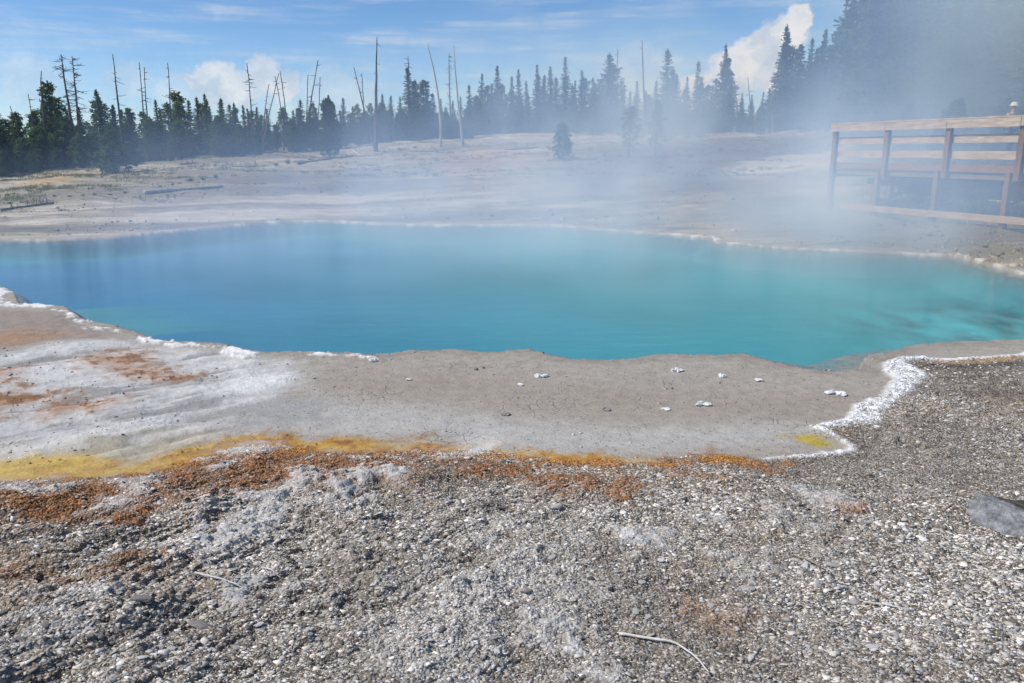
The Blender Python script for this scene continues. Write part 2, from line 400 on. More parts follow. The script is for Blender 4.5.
class MB:
    def __init__(self):
        self.v, self.f = [], []

    def box(self, c, ax, ay, az, sx, sy, sz, jit=0.0):
        c, ax, ay, az = [np.asarray(q, float) for q in (c, ax, ay, az)]
        b = len(self.v)
        for i in (-1, 1):
            for j in (-1, 1):
                for k in (-1, 1):
                    self.v.append(c + ax * i * sx / 2 + ay * j * sy / 2 + az * k * sz / 2 + np.array([random.uniform(-jit, jit) for _ in range(3)]))
        for q in ((0, 1, 3, 2), (4, 6, 7, 5), (0, 4, 5, 1), (2, 3, 7, 6), (0, 2, 6, 4), (1, 5, 7, 3)):
            self.f.append([b + t for t in q])

    def beam(self, a, b, w, h, up=(0, 0, 1), jit=0.0):
        a, b = np.asarray(a, float), np.asarray(b, float)
        d = b - a
        L = np.linalg.norm(d)
        d = d / L
        s = np.cross(d, np.asarray(up, float)); s /= np.linalg.norm(s)
        u = np.cross(s, d)
        self.box((a + b) / 2, d, s, u, L, w, h, jit)

    def tube(self, pts, radii, seg=6, cap=True):
        pts = [np.asarray(p, float) for p in pts]
        b = len(self.v)
        for i, p in enumerate(pts):
            d = pts[min(i + 1, len(pts) - 1)] - pts[max(i - 1, 0)]
            d = d / (np.linalg.norm(d) + 1e-9)
            s = np.cross(d, (0, 0, 1) if abs(d[2]) < 0.9 else (1, 0, 0)); s /= np.linalg.norm(s)
            u = np.cross(s, d)
            for k in range(seg):
                a = 2 * math.pi * k / seg
                self.v.append(p + (s * math.cos(a) + u * math.sin(a)) * radii[i])
        for i in range(len(pts) - 1):
            for k in range(seg):
                k2 = (k + 1) % seg
                self.f.append([b + i * seg + k, b + i * seg + k2, b + (i + 1) * seg + k2, b + (i + 1) * seg + k])
        if cap:
            self.f.append([b + k for k in range(seg)][::-1])
            self.f.append([b + (len(pts) - 1) * seg + k for k in range(seg)])

    def quad(self, c, a, b):
        i = len(self.v)
        self.v += [c - a - b, c + a - b, c + a + b, c - a + b]
        self.f.append([i, i + 1, i + 2, i + 3])

    def mesh(self, name, mat, smooth=False):
        me = bpy.data.meshes.new(name)
        me.from_pydata([tuple(v) for v in self.v], [], self.f)
        if smooth:
            me.polygons.foreach_set('use_smooth', np.ones(len(me.polygons), bool))
        me.materials.append(mat)
        me.update()
        return me

    def obj(self, name, mat, parent=None, smooth=False, loc=(0, 0, 0)):
        return link(name, self.mesh(name, mat, smooth), parent, loc)


# ------------------------------------------------------------------ materials
def new_mat(name):
    m = bpy.data.materials.new(name)
    m.use_nodes = True
    nt = m.node_tree
    nt.nodes.clear()
    out = nt.nodes.new('ShaderNodeOutputMaterial')
    return m, nt, out


def N(nt, typ, **kw):
    n = nt.nodes.new(typ)
    for k, v in kw.items():
        if k.startswith('i_'):
            n.inputs[k[2:].replace('_', ' ')].default_value = v
        else:
            setattr(n, k, v)
    return n


def math_(nt, op, a, b=None, c=None, clamp=False):
    n = nt.nodes.new('ShaderNodeMath')
    n.operation = op
    n.use_clamp = clamp
    for i, q in enumerate((a, b, c)):
        if q is None: continue
        if isinstance(q, (int, float)): n.inputs[i].default_value = q
        else: nt.links.new(q, n.inputs[i])
    return n.outputs[0]


def mixc(nt, fac, a, b, blend='MIX'):
    n = nt.nodes.new('ShaderNodeMix')
    n.data_type = 'RGBA'
    n.blend_type = blend
    for key, q in ((0, fac), (6, a), (7, b)):
        if isinstance(q, (int, float)): n.inputs[key].default_value = q
        elif isinstance(q, tuple): n.inputs[key].default_value = q if len(q) == 4 else (*q, 1)
        else: nt.links.new(q, n.inputs[key])
    return n.outputs[2]


def noise_(nt, vec, scale, detail=4, rough=0.55):
    n = N(nt, 'ShaderNodeTexNoise')
    n.inputs['Scale'].default_value = scale
    n.inputs['Detail'].default_value = detail
    n.inputs['Roughness'].default_value = rough
    if vec is not None: nt.links.new(vec, n.inputs['Vector'])
    return n.outputs['Fac']


def maprange(nt, v, a, b, c, d, smooth=False):
    n = N(nt, 'ShaderNodeMapRange')
    n.interpolation_type = 'SMOOTHSTEP' if smooth else 'LINEAR'
    nt.links.new(v, n.inputs['Value'])
    for k, q in zip(('From Min', 'From Max', 'To Min', 'To Max'), (a, b, c, d)): n.inputs[k].default_value = q
    return n.outputs['Result']


def simple_mat(name, c1, c2, scale=6.0, rough=0.85, bump=0.3, dist=0.02, stretch=None, spec=0.2):
    m, nt, out = new_mat(name)
    b = N(nt, 'ShaderNodeBsdfPrincipled')
    b.inputs['Roughness'].default_value = rough
    b.inputs['Specular IOR Level'].default_value = spec
    tc = N(nt, 'ShaderNodeTexCoord')
    v = tc.outputs['Object']
    if stretch:
        mp = N(nt, 'ShaderNodeMapping')
        mp.inputs['Scale'].default_value = stretch
        nt.links.new(v, mp.inputs['Vector'])
        v = mp.outputs['Vector']
    f = noise_(nt, v, scale, 6, 0.62)
    f2 = maprange(nt, f, 0.35, 0.65, 0, 1)
    nt.links.new(mixc(nt, f2, c1, c2), b.inputs['Base Color'])
    bp = N(nt, 'ShaderNodeBump')
    bp.inputs['Strength'].default_value = bump
    bp.inputs['Distance'].default_value = dist
    nt.links.new(noise_(nt, v, scale * 4, 5, 0.65), bp.inputs['Height'])
    nt.links.new(bp.outputs['Normal'], b.inputs['Normal'])
    nt.links.new(b.outputs[0], out.inputs['Surface'])
    return m


def ground_material():
    m, nt, out = new_mat('ground_surface')
    L = nt.links.new
    b = N(nt, 'ShaderNodeBsdfPrincipled')
    b.inputs['Specular IOR Level'].default_value = 0.15
    b.inputs['Roughness'].default_value = 0.85
    ca = N(nt, 'ShaderNodeAttribute', attribute_name='Col')
    ma = N(nt, 'ShaderNodeAttribute', attribute_name='Mask')
    sp = N(nt, 'ShaderNodeSeparateColor')
    L(ma.outputs['Color'], sp.inputs['Color'])
    grav, shelf, far = sp.outputs[0], sp.outputs[1], sp.outputs[2]
    inp = ma.outputs['Alpha']
    pos = N(nt, 'ShaderNodeNewGeometry').outputs['Position']
    # gravel: cells
    vo = N(nt, 'ShaderNodeTexVoronoi'); vo.inputs['Scale'].default_value = 75; L(pos, vo.inputs['Vector'])
    vo2 = N(nt, 'ShaderNodeTexVoronoi'); vo2.inputs['Scale'].default_value = 34; L(pos, vo2.inputs['Vector'])
    sc = N(nt, 'ShaderNodeSeparateColor'); L(vo.outputs['Color'], sc.inputs['Color'])
    sc2 = N(nt, 'ShaderNodeSeparateColor'); L(vo2.outputs['Color'], sc2.inputs['Color'])
    cell = math_(nt, 'ADD', math_(nt, 'MULTIPLY', sc.outputs[0], 1.1), math_(nt, 'MULTIPLY', sc2.outputs[0], 0.7))   # 0..1.8
    gv = math_(nt, 'ADD', math_(nt, 'MULTIPLY', math_(nt, 'SUBTRACT', cell, 0.75), grav), 1.0)
    # fine grain for everything
    g1 = noise_(nt, pos, 60, 5, 0.7)
    g2 = noise_(nt, pos, 9, 6, 0.65)
    gr = math_(nt, 'ADD', math_(nt, 'MULTIPLY', math_(nt, 'SUBTRACT', g1, 0.5), 0.9), math_(nt, 'MULTIPLY', math_(nt, 'SUBTRACT', g2, 0.5), 0.7))
    gr = math_(nt, 'MULTIPLY', gr, math_(nt, 'SUBTRACT', 1.0, math_(nt, 'MULTIPLY', inp, 0.8)))
    gr = math_(nt, 'ADD', 1.0, gr)
    # cracks of the shelf
    wob = N(nt, 'ShaderNodeTexNoise'); wob.inputs['Scale'].default_value = 6; wob.inputs['Detail'].default_value = 3; L(pos, wob.inputs['Vector'])
    wv = N(nt, 'ShaderNodeVectorMath', operation='MULTIPLY_ADD'); L(wob.outputs['Color'], wv.inputs[0]); wv.inputs[1].default_value = (0.12, 0.12, 0); L(pos, wv.inputs[2])
    ve = N(nt, 'ShaderNodeTexVoronoi', feature='DISTANCE_TO_EDGE'); ve.inputs['Scale'].default_value = 8.0; L(wv.outputs[0], ve.inputs['Vector'])
    crack = maprange(nt, ve.outputs['Distance'], 0.0, 0.05, 1, 0)
    cm = maprange(nt, noise_(nt, pos, 1.3, 3), 0.50, 0.68, 0, 1)
    crack = math_(nt, 'MULTIPLY', math_(nt, 'MULTIPLY', crack, cm), shelf)
    # small pits and specks
    vp = N(nt, 'ShaderNodeTexVoronoi'); vp.inputs['Scale'].default_value = 22; L(pos, vp.inputs['Vector'])
    pit = maprange(nt, vp.outputs['Distance'], 0.10, 0.24, 1, 0)
    vps = N(nt, 'ShaderNodeSeparateColor'); L(vp.outputs['Color'], vps.inputs['Color'])
    pit = math_(nt, 'MULTIPLY', pit, math_(nt, 'GREATER_THAN', vps.outputs[1], 0.55))
    pit = math_(nt, 'MULTIPLY', pit, shelf)
    fs = N(nt, 'ShaderNodeMapping'); fs.inputs['Scale'].default_value = (0.5, 1.6, 1.0); L(pos, fs.inputs['Vector'])
    fn = math_(nt, 'MULTIPLY', math_(nt, 'SUBTRACT', noise_(nt, fs.outputs[0], 2.2, 7, 0.72), 0.5), math_(nt, 'MULTIPLY', far, 1.9))
    gr = math_(nt, 'MULTIPLY', gr, math_(nt, 'ADD', fn, 1.0))
    tot = math_(nt, 'MULTIPLY', gv, gr)
    tot = math_(nt, 'MULTIPLY', tot, math_(nt, 'SUBTRACT', 1.0, math_(nt, 'MULTIPLY', crack, 0.26)))
    tot = math_(nt, 'MULTIPLY', tot, math_(nt, 'SUBTRACT', 1.0, math_(nt, 'MULTIPLY', pit, 0.38)))
    cc = N(nt, 'ShaderNodeCombineColor')
    for i in range(3): L(tot, cc.inputs[i])
    L(mixc(nt, 1.0, ca.outputs['Color'], cc.outputs[0], 'MULTIPLY'), b.inputs['Base Color'])
    # height
    h = math_(nt, 'MULTIPLY', math_(nt, 'SUBTRACT', math_(nt, 'MULTIPLY', cell, 0.5), math_(nt, 'MULTIPLY', vo.outputs['Distance'], 0.8)), math_(nt, 'MULTIPLY', grav, 0.02))
    h = math_(nt, 'ADD', h, math_(nt, 'MULTIPLY', g1, 0.0045))
    h = math_(nt, 'ADD', h, math_(nt, 'MULTIPLY', g2, 0.022))
    h = math_(nt, 'SUBTRACT', h, math_(nt, 'MULTIPLY', crack, 0.006))
    h = math_(nt, 'SUBTRACT', h, math_(nt, 'MULTIPLY', pit, 0.006))
    h = math_(nt, 'MULTIPLY', h, math_(nt, 'SUBTRACT', 1.0, math_(nt, 'MULTIPLY', inp, 0.9)))
    bp = N(nt, 'ShaderNodeBump'); bp.inputs['Strength'].default_value = 0.9; bp.inputs['Distance'].default_value = 1.0
    L(h, bp.inputs['Height']); L(bp.outputs['Normal'], b.inputs['Normal'])
    L(b.outputs[0], out.inputs['Surface'])
    return m


def attr_mat(name, rough=0.8, noise_scale=40, amt=0.5, bump=0.4, dist=0.004):
    m, nt, out = new_mat(name)
    b = N(nt, 'ShaderNodeBsdfPrincipled')
    b.inputs['Roughness'].default_value = rough
    b.inputs['Specular IOR Level'].default_value = 0.2
    ca = N(nt, 'ShaderNodeAttribute', attribute_name='Col')
    pos = N(nt, 'ShaderNodeNewGeometry').outputs['Position']
    f = noise_(nt, pos, noise_scale, 4, 0.65)
    t = math_(nt, 'ADD', math_(nt, 'MULTIPLY', math_(nt, 'SUBTRACT', f, 0.5), amt * 2), 1.0)
    cc = N(nt, 'ShaderNodeCombineColor')
    for i in range(3): nt.links.new(t, cc.inputs[i])
    nt.links.new(mixc(nt, 1.0, ca.outputs['Color'], cc.outputs[0], 'MULTIPLY'), b.inputs['Base Color'])
    bp = N(nt, 'ShaderNodeBump'); bp.inputs['Strength'].default_value = bump; bp.inputs['Distance'].default_value = dist
    nt.links.new(noise_(nt, pos, noise_scale * 2.5, 4, 0.6), bp.inputs['Height'])
    nt.links.new(bp.outputs['Normal'], b.inputs['Normal'])
    nt.links.new(b.outputs[0], out.inputs['Surface'])
    return m


def water_material():
    m, nt, out = new_mat('hot_spring_water')
    L = nt.links.new
    pos = N(nt, 'ShaderNodeNewGeometry').outputs['Position']
    mp = N(nt, 'ShaderNodeMapping'); mp.inputs['Scale'].default_value = (0.55, 1.6, 1); L(pos, mp.inputs['Vector'])
    n1 = noise_(nt, mp.outputs[0], 2.6, 5, 0.6)
    n2 = noise_(nt, mp.outputs[0], 14, 3, 0.5)
    h = math_(nt, 'ADD', math_(nt, 'MULTIPLY', n1, 0.012), math_(nt, 'MULTIPLY', n2, 0.0035))
    bp = N(nt, 'ShaderNodeBump'); bp.inputs['Strength'].default_value = 0.36; bp.inputs['Distance'].default_value = 1.0
    L(h, bp.inputs['Height'])
    tr = N(nt, 'ShaderNodeBsdfTransparent'); tr.inputs['Color'].default_value = (0.88, 0.97, 1.0, 1)
    gl = N(nt, 'ShaderNodeBsdfGlossy'); gl.inputs['Roughness'].default_value = 0.10; gl.inputs['Color'].default_value = (0.9, 0.9, 0.9, 1)
    L(bp.outputs['Normal'], gl.inputs['Normal'])
    fr = N(nt, 'ShaderNodeFresnel'); fr.inputs['IOR'].default_value = 1.33
    L(bp.outputs['Normal'], fr.inputs['Normal'])
    mx = N(nt, 'ShaderNodeMixShader')
    L(math_(nt, 'MULTIPLY', fr.outputs[0], 0.75), mx.inputs[0]); L(tr.outputs[0], mx.inputs[1]); L(gl.outputs[0], mx.inputs[2])
    L(mx.outputs[0], out.inputs['Surface'])
    return m


def foliage_material(name, dark, light):
    m, nt, out = new_mat(name)
    L = nt.links.new
    d = N(nt, 'ShaderNodeBsdfPrincipled'); d.inputs['Roughness'].default_value = 0.7; d.inputs['Specular IOR Level'].default_value = 0.2
    pos = N(nt, 'ShaderNodeNewGeometry').outputs['Position']
    oi = N(nt, 'ShaderNodeObjectInfo')
    f = maprange(nt, noise_(nt, pos, 1.3, 4, 0.65), 0.33, 0.67, 0, 1)
    f = math_(nt, 'ADD', math_(nt, 'MULTIPLY', f, 0.55), math_(nt, 'MULTIPLY', oi.outputs['Random'], 0.45))
    fc = mixc(nt, f, dark, light)
    L(fc, d.inputs['Base Color'])
    tl = N(nt, 'ShaderNodeBsdfTranslucent'); L(mixc(nt, 1.0, fc, (1.5, 1.7, 0.9), 'MULTIPLY'), tl.inputs['Color'])
    ms = N(nt, 'ShaderNodeMixShader'); ms.inputs[0].default_value = 0.35
    L(d.outputs[0], ms.inputs[1]); L(tl.outputs[0], ms.inputs[2])
    L(ms.outputs[0], out.inputs['Surface'])
    return m


M_ground = ground_material()
M_flake = attr_mat('sinter_flakes', 0.8, 50, 0.35)
M_water = water_material()
M_bark = simple_mat('bark', (0.075, 0.055, 0.042), (0.15, 0.115, 0.09), 5, 0.9, 0.6, 0.03, (1, 1, 0.25))
M_snag = simple_mat('dead_wood', (0.13, 0.115, 0.10), (0.27, 0.25, 0.23), 5, 0.9, 0.5, 0.02, (1, 1, 0.2))
M_snag_dark = simple_mat('dark_dead_wood', (0.06, 0.052, 0.046), (0.13, 0.115, 0.10), 5, 0.9, 0.5, 0.02, (1, 1, 0.2))
M_paletrunk = simple_mat('pale_dead_wood', (0.30, 0.28, 0.26), (0.50, 0.48, 0.45), 5, 0.85, 0.5, 0.02, (1, 1, 0.2))
M_fir = foliage_material('fir_needles', (0.027, 0.052, 0.025), (0.100, 0.148, 0.055))
M_pine = foliage_material('pine_needles', (0.038, 0.068, 0.026), (0.130, 0.180, 0.060))
M_young = foliage_material('young_needles', (0.042, 0.078, 0.026), (0.115, 0.165, 0.055))
M_sage = foliage_material('sage_leaves', (0.07, 0.08, 0.045), (0.17, 0.18, 0.105))
M_rail = simple_mat('new_lumber', (0.33, 0.25, 0.185), (0.53, 0.43, 0.335), 3.0, 0.75, 0.25, 0.004, (1, 1, 6))
M_grey = simple_mat('weathered_lumber', (0.15, 0.118, 0.088), (0.25, 0.205, 0.16), 3.5, 0.85, 0.3, 0.004, (1, 1, 4))
M_post = simple_mat('post_lumber', (0.15, 0.092, 0.055), (0.24, 0.152, 0.098), 3.5, 0.85, 0.3, 0.004, (4, 4, 1))
M_kick = simple_mat('red_brown_lumber', (0.20, 0.115, 0.075), (0.30, 0.185, 0.125), 3.5, 0.85, 0.3, 0.004, (1, 1, 4))
M_rock = simple_mat('grey_rock', (0.10, 0.098, 0.10), (0.30, 0.30, 0.315), 9, 0.8, 0.9, 0.012)
M_whitestone = simple_mat('white_sinter', (0.60, 0.59, 0.57), (0.82, 0.81, 0.79), 14, 0.9, 0.7, 0.012)
M_tanstone = simple_mat('sinter_plate', (0.34, 0.325, 0.30), (0.56, 0.54, 0.50), 12, 0.85, 0.6, 0.008)
M_greystone = simple_mat('grey_sinter_plate', (0.16, 0.15, 0.14), (0.34, 0.32, 0.30), 12, 0.85, 0.6, 0.008)
M_twig = simple_mat('bleached_twig', (0.50, 0.47, 0.42), (0.70, 0.67, 0.62), 20, 0.8, 0.4, 0.002)
M_twig_brown = simple_mat('brown_twig', (0.20, 0.155, 0.11), (0.38, 0.32, 0.25), 20, 0.8, 0.4, 0.002)

# ------------------------------------------------------------------ ground sheet
def build_ground():
    fine = np.linspace(R(-41), R(41), 1120)
    coarse_r = R(41) + (R(180) - R(41)) * (np.arange(1, 46) / 45.0) ** 1.5
    az = np.concatenate([-coarse_r[::-1], fine, coarse_r])
    ang = []
    ys = np.concatenate([np.arange(1500, 760, -12.0), np.arange(760, 340, -0.85), np.arange(340, 190, -0.62)])
    r1 = [np.hypot(*at_z(512, q)) for q in ys]
    r2 = list(r1[-1] * np.exp(np.linspace(0.012, math.log(90 / r1[-1]), 130)))
    r3 = list(90 * np.exp(np.linspace(0.05, math.log(2500 / 90), 34)))
    rr = np.array([0.25] + r1 + r2 + r3)
    A, RR = np.meshgrid(az, rr)
    P = np.stack([np.sin(A).ravel() * RR.ravel(), np.cos(A).ravel() * RR.ravel()], 1)
    z, col, mask = terrain(P)
    nr, na = len(rr), len(az)
    V = np.concatenate([P, z[:, None]], 1)
    i = np.arange(nr - 1)[:, None] * na + np.arange(na - 1)[None, :]
    q = np.stack([i, i + 1, i + na + 1, i + na], -1).reshape(-1, 4)[:, ::-1]
    me = mesh_arrays('ground', V, q.ravel(), np.full(len(q), 4), M_ground, {'Col': col, 'Mask': mask}, smooth=True)
    return tag(link('ground', me), kind='structure')


build_ground()


def z_at(x, y):
    return float(terrain(np.array([[x, y], [x, y]]))[0][0])


# water sheet
def build_water():
    bm = bmesh.new()
    c = POOL.mean(0)
    P = []
    n = len(POOL)
    for k in range(n):
        a, b_ = POOL[k], POOL[(k + 1) % n]
        s = max(1, int(np.linalg.norm(b_ - a) / 0.6))
        for t in range(s): P.append(a + (b_ - a) * t / s)
    P = np.array(P)
    nn = len(P)
    out = []
    for k in range(nn):
        t = P[(k + 1) % nn] - P[k - 1]
        nrm = np.array([t[1], -t[0]]); nrm /= np.linalg.norm(nrm) + 1e-9
        out.append(P[k] + nrm * 0.12)
    f = bm.faces.new([bm.verts.new((p[0], p[1], 0.0)) for p in out])
    f.normal_update()
    if f.normal.z < 0: f.normal_flip()
    bmesh.ops.triangulate(bm, faces=[f], ngon_method='EAR_CLIP')
    me = bpy.data.meshes.new('water')
    bm.to_mesh(me); bm.free()
    me.materials.append(M_water)
    tag(link('water', me), kind='structure')


build_water()

# ------------------------------------------------------------------ gravel of sinter flakes
def flake_mesh(name, X, Y, Z, size, color, mat, tilt=0.35, thick=(0.15, 0.45)):
    n = len(X)
    K = 5
    ang = (np.arange(K)[None, :] + rng.uniform(-.42, .42, (n, K))) * (2 * math.pi / K) + rng.uniform(0, 6.28, (n, 1))
    rad = rng.uniform(0.5, 1.2, (n, K)) * size[:, None]
    el = rng.uniform(0.40, 1.0, (n, 1))
    px, py = np.cos(ang) * rad, np.sin(ang) * rad * el
    th = size * rng.uniform(*thick, n)
    sh = rng.uniform(0.84, 1.0, (n, 1))
    top = np.stack([px * sh, py * sh, np.repeat(th[:, None] * 0.6, K, 1) * rng.uniform(0.8, 1.2, (n, K))], -1)
    bot = np.stack([px, py, -np.repeat(th[:, None] * 0.6, K, 1)], -1)
    v = np.concatenate([top, bot], 1)
    a, t = rng.uniform(0, 6.28, n), np.abs(rng.normal(0, tilt, n))
    r3 = rng.uniform(0, 6.28, n)
    axx, axy = np.cos(a), np.sin(a)
    c, s = np.cos(t)[:, None], np.sin(t)[:, None]
    # Rodrigues about a horizontal axis
    kx, ky = axx[:, None], axy[:, None]
    dot = v[..., 0] * kx + v[..., 1] * ky
    cx, cy, cz = ky * v[..., 2], -kx * v[..., 2], kx * v[..., 1] - ky * v[..., 0]
    w = np.stack([v[..., 0] * c + cx * s + kx * dot * (1 - c), v[..., 1] * c + cy * s + ky * dot * (1 - c), v[..., 2] * c + cz * s], -1)
    w[..., 0] += X[:, None]; w[..., 1] += Y[:, None]; w[..., 2] += (Z + th * 0.25)[:, None]
    base = (np.arange(n) * 10)[:, None]
    topf = base + np.arange(5)[None, :]
    k = np.arange(5); k2 = (k + 1) % 5
    side = np.stack([k + 5, k2 + 5, k2, k], -1).reshape(-1)[None, :] + base
    flat = np.concatenate([topf, side], 1).ravel()
    counts = np.tile(np.array([5] + [4] * 5), n)
    cc = np.repeat(color, 10, axis=0)
    return mesh_arrays(name, w.reshape(-1, 3), flat, counts, mat, {'Col': cc})


def build_gravel():
    XS, YS, SZ = [], [], []

    def sample(n, r0, r1, amax, med, sig, lo, hi):
        r = np.sqrt(rng.uniform(r0 * r0, r1 * r1, n)); a = rng.uniform(-amax, amax, n)
        s = np.clip(np.exp(rng.normal(math.log(med), sig, n)), lo, hi)
        XS.append(r * np.sin(a)); YS.append(r * np.cos(a)); SZ.append(s)
    sample(270000, 1.9, 4.3, R(50), 0.0052, 0.55, 0.0025, 0.024)
    sample(230000, 4.2, 7.2, R(50), 0.0062, 0.48, 0.0036, 0.028)
    sample(90000, 7.0, 12.5, R(50), 0.0095, 0.40, 0.006, 0.035)
    X, Y, S = [np.concatenate(q) for q in (XS, YS, SZ)]
    P = np.stack([X, Y], 1)
    z, col, mask = terrain(P)
    g = mask[:, 0]
    cl = fbm(X * 2.4, Y * 2.4, 201, 3)
    lumg = col.mean(1)
    stain = np.clip((col[:, 0] - col[:, 2]) / (col[:, 0] + 1e-4) - 0.40, 0, 1)
    keep = (rng.uniform(0, 1, len(X)) < np.clip(g * (0.62 + 1.3 * (cl - 0.35)) * (1 - 0.30 * np.clip((lumg - 0.27) * 6, 0, 1)) * (1 - np.clip((lumg - 0.5) * 9, 0, 1)) * (1 - 0.9 * np.clip((stain - 0.22) * 3.5, 0, 1)), 0, 1)) & (mask[:, 3] < .5) & (mask[:, 2] < .5)
    X, Y, S, z, col, cl = X[keep], Y[keep], S[keep], z[keep], col[keep], cl[keep]
    S = S * (0.50 + 0.80 * fbm(X * 1.2, Y * 1.2, 222, 3))
    n = len(X)
    u = rng.uniform(0, 1, n)
    lum = np.where(u < 0.42, rng.uniform(0.22, 0.40, n), np.where(u < 0.84, rng.uniform(0.38, 0.60, n), rng.uniform(0.58, 0.82, n)))
    lum = lum * (0.70 + 0.75 * fbm(X * 1.3, Y * 1.3, 231, 4))
    dk = rng.uniform(0, 1, n) < 0.16
    lum = np.where(dk, rng.uniform(0.07, 0.15, n), lum)
    warm = rng.uniform(0.02, 0.30, n)
    c = np.stack([lum * (1 + 0.35 * warm), lum * (1 - 0.08 * warm), lum * (1 - 0.65 * warm)], 1)
    br = rng.uniform(0, 1, n) < 0.035
    c[br] = np.stack([0.22 * (q := rng.uniform(0.6, 1.3, br.sum())), 0.148 * q, 0.092 * q], 1)
    # take up the stain of the ground below
    sat = np.clip((col[:, 0] - col[:, 2]) / (col[:, 0] + 1e-4) - 0.32, 0, 1) * 1.6
    tint = col / (col.mean(1, keepdims=True) + 1e-4)
    c = c * (1 - sat[:, None] * 0.85) + (col * rng.uniform(0.5, 1.7, (n, 1))) * sat[:, None] * 0.85
    wht = np.clip((col.mean(1) - 0.33) * 4, 0, 1)[:, None]
    c = c * (1 - wht * 0.6) + wht * 0.6 * rng.uniform(0.4, 0.7, (n, 1))
    dark = np.clip((0.085 - col.mean(1)) * 18, 0, 1)[:, None]
    c = c * (1 - 0.6 * dark)
    me = flake_mesh('gravel', X, Y, z, S, c, M_flake, 0.40, (0.10, 0.30))
    tag(link('gravel', me), kind='stuff')
    # sparse grains on the pale flats and on the shelf
    n = 9000
    r = np.sqrt(rng.uniform(4.6 ** 2, 9.5 ** 2, n)); a = rng.uniform(-R(45), R(45), n)
    X, Y = r * np.sin(a), r * np.cos(a)
    z, col, mask = terrain(np.stack([X, Y], 1))
    cl = fbm(X * 1.6, Y * 1.6, 301, 4)
    keep = (mask[:, 0] < 0.3) & (mask[:, 3] < 0.5) & (mask[:, 2] < 0.5) & (rng.uniform(0, 1, n) < np.clip((cl - 0.47) * 6, 0.03, 1) * np.where(mask[:, 1] > 0.5, 0.25, 1.0))
    X, Y, z, col = X[keep], Y[keep], z[keep], col[keep]
    S = np.clip(np.exp(rng.normal(math.log(0.009), 0.45, len(X))), 0.004, 0.03)
    c = np.clip(col * rng.uniform(0.6, 1.35, (len(X), 1)), 0.03, 0.8)
    me = flake_mesh('loose_grains', X, Y, z, S, c, M_flake, 0.3, (0.3, 0.7))
    tag(link('loose_grains', me), kind='stuff')


build_gravel()


def build_far_stones():
    n = 26000
    a = rng.uniform(R(-42), R(42), n)
    ds, de = np.interp(a, SH_AZ, SH_D), np.interp(a, ED_AZ, ED_D)
    D = ds + 0.4 + (de - ds) * rng.uniform(0, 1, n) ** 1.3
    X, Y = D * np.sin(a), D * np.cos(a)
    z, col, mask = terrain(np.stack([X, Y], 1))
    cl = fbm(X * 0.3, Y * 0.5, 401, 4)
    keep = (mask[:, 3] < .5) & (rng.uniform(0, 1, n) < np.clip((cl - 0.44) * 4, 0.05, 1))
    X, Y, z, col, D = X[keep], Y[keep], z[keep], col[keep], D[keep]
    S = np.clip(np.exp(rng.normal(math.log(0.024), 0.5, len(X))), 0.010, 0.10)
    c = np.clip(col * rng.uniform(0.65, 1.6, (len(X), 1)), 0.03, 0.7)
    tag(link('rubble', flake_mesh('rubble', X, Y, z, S, c, M_flake, 0.3, (0.4, 0.9))), kind='stuff')


build_far_stones()

# ------------------------------------------------------------------ single stones, rock, twigs
def stone_mesh(name, mat, r=(1, 0.8, 0.35), seed=0, sub=3, rough=0.22, flat=0.0):
    bm = bmesh.new()
    bmesh.ops.create_icosphere(bm, subdivisions=sub, radius=1.0)
    rs = np.random.default_rng(seed)
    planes = [(lambda v: v / np.linalg.norm(v))(rs.normal(0, 1, 3)) for _ in range(9)]
    offs = rs.uniform(0.55, 0.9, 9)
    for v in bm.verts:
        p = np.array(v.co)
        for nn, o in zip(planes, offs):      # facets
            e = p @ nn - o
            if e > 0: p = p - nn * e * 0.92
        w = 0.0
        for f_, a_ in ((2.3, 1.0), (5.1, 0.5), (11.0, 0.25)):
            w += a_ * math.sin(f_ * p[0] + seed) * math.sin(f_ * p[1] * 1.1 + 2 * seed) * math.sin(f_ * p[2] * 1.3 + 1.3)
        p = p * (1 + rough * w)
        v.co = Vector((p[0] * r[0], p[1] * r[1], p[2] * r[2]))
    me = bpy.data.meshes.new(name)
    bm.to_mesh(me); bm.free()
    me.materials.append(mat)
    return me


def place_px(px, py):
    p = hit(px, py)
    return p[0], p[1], z_at(p[0], p[1])


def px_m(px, py, k=1.0):
    """metres spanned by k pixels on the ground there"""
    p = hit(px, py)
    d = p - np.array([0, 0, H])
    return k * (d[1] * CP - d[2] * SP) / F


# the big grey rock at the side of the gravel
x, y, z = place_px(1010, 533)
s = px_m(1010, 522, 40)
bm = bmesh.new()
bmesh.ops.create_icosphere(bm, subdivisions=5, radius=1.0)
rs = np.random.default_rng(5)
cuts = [(np.array(v) / np.linalg.norm(v), o) for v, o in (((-0.45, -0.75, 0.55), 0.62), ((-0.9, 0.1, 0.25), 0.80), ((0.15, 0.25, 1.0), 0.60), ((0.55, -0.55, 0.5), 0.72), ((-0.2, 0.9, 0.4), 0.7), ((0.05, -0.95, 0.05), 0.75), ((-0.7, -0.5, -0.1), 0.84))]
for v in bm.verts:
    p = np.array(v.co)
    for nn, o in cuts:
        e = p @ nn - o
        if e > 0: p = p - nn * e * 0.95
    w = float(fbm(np.array([p[0] * 3 + p[2] * 2]), np.array([p[1] * 3 - p[2] * 1.4]), 5, 5)[0] - 0.5)
    p = p * (1 + 0.40 * w)
    v.co = Vector((p[0] * s * 1.05, p[1] * s * 1.1, p[2] * s * 0.52))
me = bpy.data.meshes.new('rock'); bm.to_mesh(me); bm.free()
mr, nt, out = new_mat('bluish_rock')
